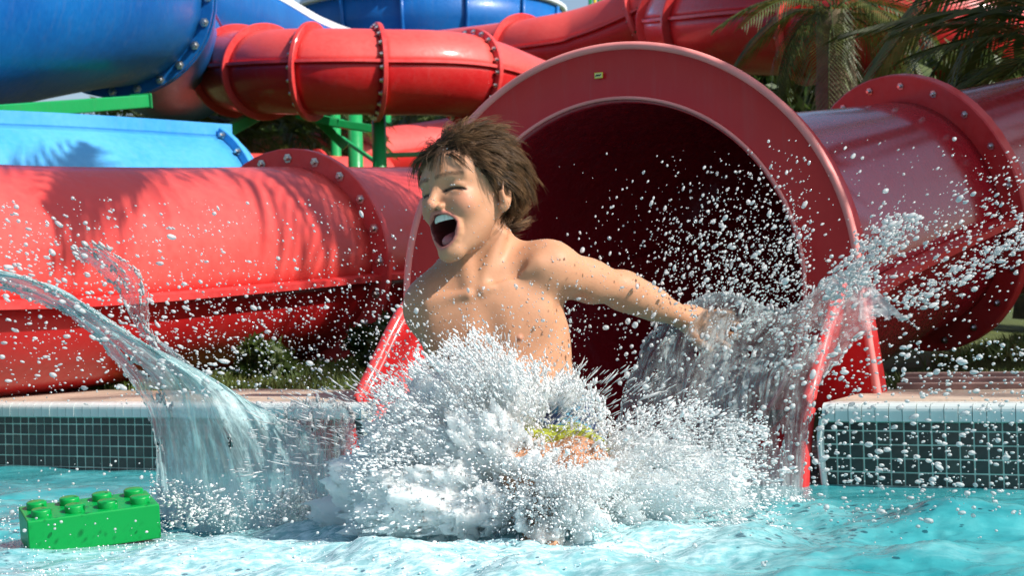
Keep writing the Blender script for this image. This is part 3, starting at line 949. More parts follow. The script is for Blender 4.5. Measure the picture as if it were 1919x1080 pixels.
SH_L, SH_R = B(1028, 505, .02), B(812, 578, .035)          # shoulders (image right, image left)
def body_sdf(p):
    d = s_ell(p, B(925, 614, .055), (.124, .090, .148), rotm('Y', -12))
    d = smin(d, s_ell(p, B(948, 712, .055), (.103, .076, .115), rotm('Y', -12)), .05)
    d = smin(d, s_ell(p, B(985, 818, .05), (.114, .090, .098), rotm('Y', -10)), .05)
    # shoulder girdle, neck, trapezius
    d = smin(d, s_cap(p, B(822, 575, .05), B(1013, 512, .045), .044), .035)
    d = smin(d, s_cap(p, B(894, 560, .060), B(912, 440, .045), .047, .040), .03)
    d = smin(d, s_cap(p, B(905, 484, .07), B(1015, 500, .05), .030, .030), .03)
    d = smin(d, s_cap(p, B(880, 490, .07), B(812, 560, .06), .030, .030), .03)
    # collar bones, breast muscles, rib edge, sternal hollow
    d = smin(d, s_cap(p, B(906, 545, -.028), B(1005, 497, -.018), .0056, .0066), .011)
    d = smin(d, s_cap(p, B(938, 440, .010), B(900, 548, -.018), .010, .006), .016)
    d = smin(d, s_cap(p, B(868, 480, .010), B(884, 550, -.018), .010, .006), .016)
    d = smin(d, s_cap(p, B(876, 552, -.028), B(808, 568, -.008), .0056, .0066), .011)
    d = smin(d, s_ell(p, B(965, 595, -.010), (.060, .020, .044), rotm('Y', -12)), .03)
    d = smin(d, s_ell(p, B(858, 625, -.008), (.055, .020, .044), rotm('Y', -12)), .03)
    d = ssub(d, s_cap(p, B(912, 590, -.058), B(936, 690, -.052), .010), .03)
    d = ssub(d, s_cap(p, B(930, 520, -.032), B(985, 500, -.016), .006, .006), .020)
    for k in range(4):
        d = smin(d, s_cap(p, B(1000 + 2 * k, 632 + 22 * k, -.008), B(1050 - 2 * k, 614 + 24 * k, .05), .0062, .0062), .011)
    d = smin(d, s_cap(p, B(940, 680, -.03), B(1010, 724, -.012), .005, .005), .025)
    d = smin(d, s_sph(p, B(974, 634, -.037), .0025), .006)
    d = smin(d, s_sph(p, B(846, 660, -.034), .0025), .006)
    d = ssub(d, s_sph(p, B(975, 768, -.052), .007), .008)
    # arm at image right: out and back
    d = smin(d, s_sph(p, SH_L, .046), .030)
    EL, WR = B(1163, 543, .115), B(1282, 596, .20)
    d = smin(d, s_cap(p, B(1038, 508, .025), EL, .040, .0285), .022)
    d = smin(d, s_sph(p, B(1100, 528, .075), .030), .03)
    d = smin(d, s_cap(p, EL, WR, .0300, .0195), .016)
    d = smin(d, s_cap(p, EL + (WR - EL) * .1, EL + (WR - EL) * .5, .0305, .026), .02)
    # armpit hollow
    d = ssub(d, s_cap(p, B(1062, 560, -.03), B(1085, 585, .06), .012), .022)
    # hand
    HD = B(1312, 606, .215)
    d = smin(d, s_ell(p, B(1299, 600, .21), (.036, .015, .026), rotm('Y', 20)), .014)
    for k, (ex, ey, m1x, m1y) in enumerate(((1372, 590, 1345, 588), (1382, 610, 1350, 604), (1380, 632, 1346, 620), (1364, 650, 1336, 634))):
        K = B(1318 + 2 * k, 590 + 11 * k, .215); Mx = B(m1x, m1y, .205); E = B(ex, ey, .19 - .004 * k)
        d = smin(d, s_cap(p, K, Mx, .0085, .0075), .005); d = smin(d, s_cap(p, Mx, E, .0075, .0060), .004)
    d = smin(d, s_cap(p, B(1288, 612, .205), B(1306, 640, .19), .010, .0085), .008)
    d = smin(d, s_cap(p, B(1306, 640, .19), B(1330, 656, .18), .0085, .0068), .004)
    # the other arm: trailing straight back behind the body
    d = smin(d, s_sph(p, SH_R, .046), .030)
    E2, W2 = B(858, 650, .22), B(890, 715, .36)
    d = smin(d, s_cap(p, SH_R, E2, .038, .029), .022); d = smin(d, s_cap(p, E2, W2, .029, .020), .016)
    d = smin(d, s_ell(p, B(898, 728, .39), (.026, .034, .015)), .014)
    for k in range(4):
        K = B(880 + 12 * k, 734, .41); d = smin(d, s_cap(p, K, K + np.array([.002 * k, .055, -.012], np.float32), .008, .006), .005)
    d = smin(d, s_cap(p, B(918, 724, .38), B(934, 730, .40), .009, .007), .006)
    # legs forward, knees bent, feet meeting the water
    for (h0, kn, an, toe) in ((B(962, 842, -.02), B(985, 890, -.19), B(1018, 1008, -.24), B(1010, 1022, -.33)),
                              (B(1045, 834, -.02), B(1088, 885, -.17), B(1090, 1008, -.20), B(1112, 1030, -.28))):
        d = smin(d, s_cap(p, h0, kn, .068, .044), .03); d = smin(d, s_sph(p, kn, .042), .02)
        d = smin(d, s_cap(p, kn, an, .042, .026), .02)
        d = smin(d, s_cap(p, kn + (an - kn) * .15, kn + (an - kn) * .5, .043, .036), .02)
        d = smin(d, s_sph(p, an + np.array([0, .015, -.012], np.float32), .026), .015)
        d = smin(d, s_cap(p, an + np.array([0, 0, -.01], np.float32), toe, .026, .018), .014)
        sd = np.array([.011, 0, 0], np.float32)
        for k in range(5):
            t0 = toe + sd * (k - 2); d = smin(d, s_cap(p, t0, t0 + np.array([0, -.024 + .003 * abs(k - 1.5), .002], np.float32), .0075, .0065), .004)
    return d

def boy_sdf(p):
    p = p.astype(np.float32)
    d = body_sdf(p)
    near = np.linalg.norm(p - HC, axis=1) < .21
    if near.any():
        d[near] = smin(d[near], head_sdf(p[near]), .022)
        # keep the mouth open
        q = to_head(p[near])
        d[near] = ssub(d[near], np.minimum(s_ell(q, (0, -.066, -.0575), (.0266, .050, .0175)), s_ell(q, (0, -.066, -.0675), (.0212, .050, .0233))), .003)
    return d

def sparse_mesh(sdf, lo, hi, h, blk=8, margin=1.5):
    lo = np.asarray(lo, np.float32); nb = np.ceil((np.asarray(hi) - lo) / (h * blk)).astype(int)
    I = np.stack(np.meshgrid(*[np.arange(n) for n in nb], indexing='ij'), -1).reshape(-1, 3)
    cen = lo + (I + .5) * h * blk
    dc = sdf(cen)
    G = np.ones(nb * blk, np.float32)
    Gb = G.reshape(nb[0], blk, nb[1], blk, nb[2], blk)
    Gb *= np.where(dc < 0, -1, 1).astype(np.float32).reshape(nb)[:, None, :, None, :, None]
    act = I[np.abs(dc) < h * blk * .87 * margin]
    loc = np.stack(np.meshgrid(*[np.arange(blk)] * 3, indexing='ij'), -1).reshape(-1, 3)
    for k in range(0, len(act), 3000):
        a = act[k:k + 3000]
        ijk = (a[:, None, :] * blk + loc[None]).reshape(-1, 3)
        G[ijk[:, 0], ijk[:, 1], ijk[:, 2]] = sdf(lo + ijk.astype(np.float32) * h)
    return surface_nets(G, lo, h)

def surface_nets(G, lo, h):
    S_ = (G < 0)
    s8 = S_.astype(np.int8)
    cs = s8[:-1] + s8[1:]; cs = cs[:, :-1] + cs[:, 1:]; cs = cs[:, :, :-1] + cs[:, :, 1:]
    C_ = np.argwhere((cs > 0) & (cs < 8))
    dims = np.array(cs.shape)
    cid = (C_[:, 0] * dims[1] + C_[:, 1]) * dims[2] + C_[:, 2]
    acc = np.zeros((len(C_), 3)); cnt = np.zeros(len(C_))
    cor = np.array([(i, j, k) for i in (0, 1) for j in (0, 1) for k in (0, 1)])
    val = [G[C_[:, 0] + c[0], C_[:, 1] + c[1], C_[:, 2] + c[2]] for c in cor]
    for a in range(8):
        for b_ in range(a + 1, 8):
            if np.abs(cor[a] - cor[b_]).sum() != 1: continue
            va, vb = val[a], val[b_]; mk = (va < 0) != (vb < 0)
            t = va[mk] / (va[mk] - vb[mk])
            acc[mk] += cor[a] + t[:, None] * (cor[b_] - cor[a]); cnt[mk] += 1
    V = lo + (C_ + acc / cnt[:, None]) * h
    Q = []
    for ax in range(3):
        sl0 = [slice(None)] * 3; sl1 = [slice(None)] * 3
        sl0[ax] = slice(None, -1); sl1[ax] = slice(1, None)
        A = S_[tuple(sl0)]; Bv = S_[tuple(sl1)]
        E = np.argwhere(A != Bv)
        o1, o2 = [(1, 2), (2, 0), (0, 1)][ax]
        ok = (E[:, o1] > 0) & (E[:, o2] > 0) & (E[:, o1] < dims[o1]) & (E[:, o2] < dims[o2])
        E = E[ok]; neg = A[tuple(E.T)]
        def cell(d1, d2):
            c = E.copy(); c[:, o1] += d1; c[:, o2] += d2
            return np.searchsorted(cid, (c[:, 0] * dims[1] + c[:, 1]) * dims[2] + c[:, 2])
        q = np.stack([cell(-1, -1), cell(0, -1), cell(0, 0), cell(-1, 0)], 1)
        q[~neg] = q[~neg][:, ::-1]
        Q.append(q)
    return V, np.concatenate(Q)

V, F = sparse_mesh(boy_sdf, (-.26, 2.24, -.12), (.42, 3.36, .74), .0021, margin=1.2)

# skin colours where the skin itself differs: lips, mouth lining, cheeks, brows, lashes, scalp
q = to_head(V.astype(np.float32)); ax = q.copy(); ax[:, 0] = np.abs(ax[:, 0])
colr = np.tile(np.array([.50, .245, .140]), (len(V), 1))
nz = fbm(V * 22, 3, 5)[:, None]; colr *= 1 + .10 * nz * np.array([.6, 1, 1.2]) + .05 * fbm(V * 160, 2, 9)[:, None]
hd = np.linalg.norm(q, axis=1) < .17
def blend(mask, c):
    colr[:] = colr * (1 - mask[:, None]) + np.array(c) * mask[:, None]
def sm(x, a, b_): t = np.clip((x - a) / (b_ - a), 0, 1); return t * t * (3 - 2 * t)
blend(.35 * hd * (1 - sm(s_sph(ax.astype(np.float32), (.040, -.066, -.026), .0), .010, .030)), (.62, .22, .15))
blend(.3 * hd * (1 - sm(s_sph(q.astype(np.float32), (0, -.106, -.026), .0), .006, .016)), (.62, .24, .17))
lipd = np.full(len(V), 1.0, np.float32)
qh = q[hd].astype(np.float32)
ring_d = np.hypot(qh[:, 0] / (.0275 * (1 + .15 * np.clip((qh[:, 2] + .0645) / .0280, -1, 1))), (qh[:, 2] + .0645) / .0280)
lm = np.where((qh[:, 1] < -.070), (1 - sm(np.abs(ring_d - 1.0), .10, .24)), 0)
mm = np.zeros(len(V)); mm[hd] = lm; blend(.8 * mm, (.50, .15, .13))
inner = np.zeros(len(V)); inner[hd] = ((ring_d < .93) & (qh[:, 1] > -.092) & (qh[:, 1] < .0)) * 1.0
cav = np.minimum(s_ell(qh, (0, -.066, -.0575), (.0266, .050, .0175)), np.minimum(s_ell(qh, (0, -.066, -.0675), (.0212, .050, .0233)), s_ell(qh, (0, -.052, -.066), (.023, .034, .024))))
inner[hd] = np.maximum(inner[hd], ((cav < .004) & (qh[:, 1] > -.080)) * 1.0)
blend(inner, (.13, .022, .022))
axh = ax[hd].astype(np.float32)
lash = np.full(len(qh), 9.0, np.float32); brow = lash.copy(); fl2 = np.array([1, 0, 1], np.float32); fronts = axh[:, 1] < -.045
for i in range(8):
    f = lambda t: (.0150 + .032 * t, -.0800 + .0125 * t * t - .003 * math.sin(math.pi * t), -.003 + .0035 * math.sin(math.pi * t) - .003 * t)
    lash = np.minimum(lash, s_cap(axh * fl2, np.array(f(i / 8)) * fl2, np.array(f((i + 1) / 8)) * fl2, .0))
    g_ = lambda t: (.010 + .037 * t, -.088 + .018 * t * t, .0205 + .0050 * math.sin(2.2 * t) - .004 * t)
    brow = np.minimum(brow, s_cap(axh * fl2, np.array(g_(i / 8)) * fl2, np.array(g_((i + 1) / 8)) * fl2, .0))
lm = np.zeros(len(V)); lm[hd] = (1 - sm(lash, .0014, .0036)) * fronts; blend(.95 * lm, (.03, .015, .01))
bm_ = np.zeros(len(V)); bm_[hd] = (1 - sm(brow, .0018, .0050)) * fronts * (.72 + .3 * vnoise(qh * 700)); blend(np.clip(bm_, 0, 1) * .95, (.085, .045, .025))
for c in (B(974, 634, -.037), B(846, 660, -.034)):
    blend(.55 * (1 - sm(s_sph(V.astype(np.float32), c, 0), .004, .009)), (.45, .20, .14))
def scalp(qq):
    """>0 inside the hair-bearing part of the head"""
    x, y, z = np.abs(qq[:, 0]), qq[:, 1], qq[:, 2]
    line = np.interp(y, [-.12, -.078, -.055, -.030, -.012, .004, .022, .034, .06, .11], [.062, .054, .036, .012, -.014, -.022, .002, -.030, -.062, -.07])
    line = np.where((y < -.05), np.maximum(line, .057 - .55 * np.maximum(0, x - .036)), line)
    return z - line
sc_ = np.zeros(len(V)); sc_[hd] = sm(scalp(qh), -.001, .006) * (np.linalg.norm(qh - np.array([.0, .014, .03]), axis=1) > .055) * (axh[:, 0] < .0775)
blend(sc_ * .92, (.035, .02, .012))

msk, nt, b = nodes('wet_skin')
at = N(nt, 'ShaderNodeAttribute', attribute_name='tint')
nsk = noise_node(nt, 220, 3); nsb = noise_node(nt, 30, 3)
nt.links.new(at.outputs['Color'], b.inputs['Base Color'])
b.inputs['Subsurface Weight'].default_value = .12; b.inputs['Subsurface Radius'].default_value = (.012, .005, .003); b.inputs['Subsurface Scale'].default_value = .6
rr_ = ramp(nt, nsb.outputs[0], [(.35, (.46,) * 3), (.7, (.66,) * 3)]); nt.links.new(rr_.outputs[0], b.inputs['Roughness'])
b.inputs['Specular IOR Level'].default_value = .26
bump(nt, b, nsk.outputs[0], .12, .002)
person = obj('person', place(V), F, msk)
tag(person, 'shirtless child in swim shorts shouting with joy, splashing out of the red slide', 'person')
V_SKIN = V.copy(); NS_SKIN = np.empty(len(V) * 3, np.float32); person.data.vertices.foreach_get('normal', NS_SKIN); NS_SKIN = NS_SKIN.reshape(-1, 3)
la = person.data.color_attributes.new('tint', 'FLOAT_COLOR', 'POINT')
la.data.foreach_set('color', np.c_[colr, np.ones(len(V))].astype(np.float32).ravel())

# ---- teeth and tongue
M['teeth'] = plain('tooth_enamel', (.78, .74, .66), .2, .06, 30)
M['tongue'] = plain('wet_tongue', (.42, .12, .12), .25, .2, 40)
tb_ = MB()
def tooth(t, up=True):
    x = .0205 * math.sin(t); y = -.0705 - .0105 * math.cos(t) + (.0 if up else .010)
    z = -.0445 if up else -.0850
    tan = Vector((math.cos(t), .55 * math.sin(t), 0)).normalized(); nr = Vector((tan.y, -tan.x, 0))
    w = .0040 if abs(t) < .4 else .0031; hh = .0052 if up else .0034
    return Vector((x, y, z)), tan * w, nr * .0018, Vector((0, 0, hh))
for nm, up in (('upper_teeth', True), ('lower_teeth', False)):
    tm = MB()
    for t in np.linspace(-1.25, 1.25, 8):
        c, a_, n_, h_ = tooth(t, up)
        k = len(tm.V); tm.box(c, a_, n_, h_)
    tm.V = [Vector(place(from_head([tuple(v)])[0])) for v in tm.V]
    bevel(tm.obj(nm, M['teeth'], person, False), .0009, 2)
# gum ridge and tongue by the same distance-field route
Vt, Ft = sparse_mesh(lambda p: smin(s_ell(to_head(p), (0, -.052, -.0835), (.0165, .026, .0115)), s_cap(to_head(p), (0, -.070, -.0830), (0, -.045, -.074), .009, .011), .012), HC - .15, HC + .15, .002, margin=2.5)
obj('tongue', place(Vt), Ft, M['tongue'], person)

# ---- hair: separate tapering locks of strands, wind-blown to the back
def hair(n):
    g = np.random.default_rng(5)
    c0, rad = np.array([0, .014, .026]), np.array([.0685, .0885, .0735])
    cand = np.where((sc_ > .35) & hd)[0]
    cq = q[cand]
    cand = cand[~((np.abs(cq[:, 0]) > .056) & (cq[:, 2] < .008) & (cq[:, 1] < .022) & (cq[:, 1] > -.016))]
    root = q[g.choice(cand, n)] + g.normal(size=(n, 3)) * .0006
    nrm = (root - c0) / rad ** 2; nrm /= np.linalg.norm(nrm, axis=1)[:, None]
    x, y, z = root.T
    # clumping: every strand follows the nearest of a few hundred guides
    gi = g.choice(n, 800, replace=False)
    dd = ((root[:, None, :] - root[None, gi, :]) ** 2).sum(-1); near = dd.argmin(1)
    side = sm(np.abs(x), .030, .066); front = sm(-y, .035, .075); back = sm(y, .04, .09); top = sm(z, .065, .10)
    flow = np.zeros((n, 3)); flow[:, 1] = 1.0
    flow += side[:, None] * np.array([0, .25, -.95])
    flow += back[:, None] * np.array([0, .35, -.75])
    # fringe falls to either side of the forehead
    fr_ = front * (1 - side * .3)
    fl_ = np.stack([np.where(x < .012, -1.0, .9), np.where(x < .012, -.05, .55), -.42 - .5 * np.abs(x) / .05], 1)
    flow = flow * (1 - fr_)[:, None] + fl_ * fr_[:, None]
    gn = g.normal(size=(800, 3)) * .42
    flow += gn[near] + g.normal(size=(n, 3)) * .10
    L = .036 + .014 * g.random(n) + .018 * top + .004 * back - .002 * side * sm(y, .0, .05) + .004 * front
    L *= (.7 + .5 * g.random(800))[near]
    fly = g.random(n) < .09; L[fly] *= 1.4
    lift = .34 + .30 * top + .42 * back * (z > .0) + .06 * side - .12 * front + (g.normal(size=800) * .30)[near]
    seg = 7
    P_ = np.zeros((n, seg + 1, 3)); P_[:, 0] = root - nrm * .002
    cur = P_[:, 0].copy()
    for k in range(seg):
        t = k / seg
        fl = flow - (flow * nrm).sum(1)[:, None] * nrm
        fl /= np.linalg.norm(fl, axis=1)[:, None] + 1e-6
        dirn = fl + nrm * (lift * (1 - .75 * t))[:, None] + np.array([0, .10, -.35])[None] * t * (.5 + side)[:, None]
        # breeze lifts the ends at the back and crown
        dirn += np.array([.30, .60, .16]) * (t * (top + back) * .45)[:, None]
        dirn += g.normal(size=(n, 3)) * .06
        dirn /= np.linalg.norm(dirn, axis=1)[:, None]
        cur = cur + dirn * (L / seg)[:, None]
        # stay outside the skull
        nn = (cur - c0) / rad ** 2; nn /= np.linalg.norm(nn, axis=1)[:, None]
        dep = head_sdf((cur @ HM.T + HC).astype(np.float32))
        cur = cur + nn * np.maximum(0, .0022 - dep)[:, None]
        nn = (cur - c0) / rad ** 2; nrm = nn / np.linalg.norm(nn, axis=1)[:, None]
        P_[:, k + 1] = cur
    # pull strands towards their guide
    wgt = np.linspace(0, .5, seg + 1)[None, :, None] * np.where(fly, .25, 1.0)[:, None, None]
    P_ = P_ * (1 - wgt) + P_[gi][near] * wgt
    W = P_.reshape(-1, 3) * HS @ HM.T + HC
    W = W.reshape(n, seg + 1, 3)
    r_ = .00040 * (1 - .75 * np.linspace(0, 1, seg + 1) ** 2)
    tg = np.gradient(W, axis=1); tg /= np.linalg.norm(tg, axis=2)[..., None] + 1e-9
    a = np.cross(tg, g.normal(size=(n, 1, 3))); a /= np.linalg.norm(a, axis=2)[..., None] + 1e-9
    b_ = np.cross(tg, a)
    ang = np.array([0, 2.094, 4.189])
    VV = W[:, :, None, :] + (a[:, :, None, :] * np.cos(ang)[None, None, :, None] + b_[:, :, None, :] * np.sin(ang)[None, None, :, None]) * r_[None, :, None, None]
    base = (np.arange(n) * (seg + 1) * 3)[:, None, None]
    i = np.arange(seg)[None, :, None] * 3; k = np.arange(3)[None, None, :]; k2 = (k + 1) % 3
    FF = np.stack([base + i + k, base + i + k2, base + i + 3 + k2, base + i + 3 + k], -1).reshape(-1, 4)
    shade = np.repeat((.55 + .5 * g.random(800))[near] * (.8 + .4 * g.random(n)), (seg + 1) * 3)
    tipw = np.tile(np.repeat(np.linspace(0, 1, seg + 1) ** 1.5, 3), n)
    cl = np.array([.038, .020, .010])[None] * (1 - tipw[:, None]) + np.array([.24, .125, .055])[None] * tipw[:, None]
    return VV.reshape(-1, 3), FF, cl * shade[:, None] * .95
Vh, Fh, Ch = hair(15000)
mh, nt, b = nodes('brown_hair')
at = N(nt, 'ShaderNodeAttribute', attribute_name='tint'); nt.links.new(at.outputs['Color'], b.inputs['Base Color'])
b.inputs['Roughness'].default_value = .45; b.inputs['Specular IOR Level'].default_value = .25
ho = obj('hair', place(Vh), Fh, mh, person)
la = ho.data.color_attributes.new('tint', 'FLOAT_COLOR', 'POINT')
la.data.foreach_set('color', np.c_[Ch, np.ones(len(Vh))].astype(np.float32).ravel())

# ---- swim shorts: dark blue pattern with a yellow-green hem
def shorts_sdf(p):
    p = p.astype(np.float32)
    d = body_sdf(p) - .009 + .0022 * np.sin(p[:, 0] * 140 + 8 * np.sin(p[:, 2] * 60)) + .002 * vnoise(p * 70)
    n0 = B(968, 775, .05); dr = B(1020, 870, -.30) - n0; dr /= np.linalg.norm(dr)
    s = (p - n0) @ np.array([.30, -.25, -.92], np.float32)
    d = np.maximum(d, -s)                                        # waistband
    k = p[:, 1] - (BY - .15)
    return np.maximum(d, -k)                                     # hem at mid thigh
Vs, Fs = sparse_mesh(shorts_sdf, B(880, 960, -.3) * [1, 0, 1] + np.array([0, BY - .2, 0]), B(1180, 730, .2) * [1, 0, 1] + np.array([0, BY + .2, 0]), .003, margin=2)
msh, nt, b = nodes('printed_swim_shorts')
at = N(nt, 'ShaderNodeAttribute', attribute_name='tint'); nt.links.new(at.outputs['Color'], b.inputs['Base Color']); b.inputs['Roughness'].default_value = .6
so = obj('swim_shorts', place(Vs), Fs, msh, person)
pat = fbm(Vs * 45, 2, 3)
cs_ = np.where((pat > .18)[:, None], [.10, .32, .45], np.where((pat < -.25)[:, None], [.02, .06, .10], [.03, .05, .13]))
cs_ = np.where((Vs[:, 1] < BY - .125)[:, None], [.34, .38, .03], cs_)
la = so.data.color_attributes.new('tint', 'FLOAT_COLOR', 'POINT')
la.data.foreach_set('color', np.c_[cs_, np.ones(len(Vs))].astype(np.float32).ravel())

# ------------------------------------------------------------------ pool floor and water
M['poolpaint'] = plain('turquoise_pool_paint', (.10, .48, .52), .6, .1, 3)
fl_ = obj('pool_floor', [(-9, -6, -1.0), (9, -6, -1.0), (9, 9, -1.0), (-9, 9, -1.0)], [(0, 1, 2, 3)], M['poolpaint'], None, False); fl_['kind'] = 'structure'

xs = np.unique(np.r_[-np.geomspace(1.5, 8, 22)[::-1], np.linspace(-1.5, 1.5, 560), np.geomspace(1.5, 8, 22)])
ys = np.unique(np.r_[np.linspace(-4, 1.75, 26), np.linspace(1.75, 3.6, 330), np.linspace(3.6, 5.1, 130)])
XX, YY = np.meshgrid(xs, ys, indexing='ij')
p2 = np.c_[XX.ravel(), YY.ravel()]
sx, sy = .06, 2.98                                            # where the body hits the water
dx, dy = p2[:, 0] - sx, p2[:, 1] - sy
rr = np.hypot(dx, dy * 1.0)
zz = np.zeros(len(p2))
warp = np.c_[p2[:, 0] + .10 * fbm(p2 * 3.1, 2, 3), p2[:, 1] + .10 * fbm(p2 * 3.1, 2, 8)]
zz += .011 * np.sin(warp @ np.array([9.0, 15.0])) + .008 * np.sin(warp @ np.array([-7, 23.0]) + 1)
zz += .016 * fbm(np.c_[warp[:, 0] * 4.2, warp[:, 1] * 7.5], 4, 21)
zz += .0060 * fbm(np.c_[warp[:, 0] * 13, warp[:, 1] * 30], 4, 31)
turb = np.exp(-(rr / .75) ** 2)
zz += turb * (.020 * fbm(p2 * 13, 4, 41, .6) + .008 * np.sin(rr * 40 - 1.0) * np.exp(-rr * 1.6))
zz += .024 * np.exp(-((rr - .36) / .14) ** 2) * (.7 + .6 * fbm(p2 * 5, 3, 51)) + .045 * np.exp(-(rr / .20) ** 2)
zz += .03 * np.exp(-(((p2[:, 0] - .75) / .28) ** 2 + ((p2[:, 1] - 3.0) / .12) ** 2))
calm = 1 - .65 * sm(((p2[:, 0] - W0.x) * -NW.x + (p2[:, 1] - W0.y) * -NW.y), -.8, -.05)
zz *= calm
# keep the water from covering the brick
bd = np.hypot((p2[:, 0] - tb.location.x) / .13, (p2[:, 1] - tb.location.y) / .10)
zz = np.where(bd < 1.6, zz * sm(bd, .8, 1.6) , zz)
idx = np.arange(XX.size).reshape(XX.shape)
F = np.stack([idx[:-1, :-1], idx[1:, :-1], idx[1:, 1:], idx[:-1, 1:]], -1).reshape(-1, 4)
foam = sm(.62 * np.exp(-(((p2[:, 0] + .45) / .75) ** 2 + ((p2[:, 1] - 2.75) / .62) ** 2)) + .75 * np.exp(-(rr / .42) ** 2) + .16 * fbm(np.c_[p2[:, 0] * 5, p2[:, 1] * 11], 4, 61), .10, .75)
foam = np.clip(foam * (1 - .6 * sm(p2[:, 0], .25, .7)) + .12 * sm(fbm(np.c_[warp[:, 0] * 3, warp[:, 1] * 13], 3, 71), .25, .55) * (p2[:, 1] < 3.1), 0, 1)
water = obj('water', np.c_[p2, zz], F, None); water['kind'] = 'structure'
la = water.data.attributes.new('foam', 'FLOAT', 'POINT'); la.data.foreach_set('value', foam.astype(np.float32))
mw, nt, b = nodes('pool_water')
at = N(nt, 'ShaderNodeAttribute', attribute_name='foam')
tc = N(nt, 'ShaderNodeTexCoord'); mp = N(nt, 'ShaderNodeMapping'); mp.inputs['Scale'].default_value = (1, 2.2, 1); nt.links.new(tc.outputs['Object'], mp.inputs[0])
nf = noise_node(nt, 38, 6, .7, vec=mp.outputs[0]); nl = noise_node(nt, 6, 4, .6, vec=mp.outputs[0])
vr = N(nt, 'ShaderNodeTexVoronoi', feature='DISTANCE_TO_EDGE'); vr.inputs['Scale'].default_value = 9; nt.links.new(mp.outputs[0], vr.inputs['Vector'])
deep = ramp(nt, nl.outputs[0], [(.3, (.012, .18, .21)), (.5, (.04, .28, .31)), (.7, (.10, .39, .41))])
lace = ramp(nt, nf.outputs[0], [(.42, (0, 0, 0)), (.66, (1, 1, 1))])
ad = N(nt, 'ShaderNodeMath', operation='MULTIPLY_ADD'); nt.links.new(lace.outputs[0], ad.inputs[0]); ad.inputs[1].default_value = .75; ad.inputs[2].default_value = .32
mu = N(nt, 'ShaderNodeMath', operation='MULTIPLY', use_clamp=True); nt.links.new(at.outputs['Fac'], mu.inputs[0]); nt.links.new(ad.outputs[0], mu.inputs[1])
mc = N(nt, 'ShaderNodeMix', data_type='RGBA'); nt.links.new(mu.outputs[0], mc.inputs[0]); nt.links.new(deep.outputs[0], mc.inputs[6]); mc.inputs[7].default_value = (.62, .80, .83, 1)
nt.links.new(mc.outputs[2], b.inputs['Base Color'])
ro = N(nt, 'ShaderNodeMath', operation='MULTIPLY_ADD'); nt.links.new(mu.outputs[0], ro.inputs[0]); ro.inputs[1].default_value = .45; ro.inputs[2].default_value = .04; nt.links.new(ro.outputs[0], b.inputs['Roughness'])
b.inputs['IOR'].default_value = 1.33
b.inputs['Subsurface Weight'].default_value = .0
bump(nt, b, nf.outputs[0], .24, .010)
water.data.materials.append(mw)

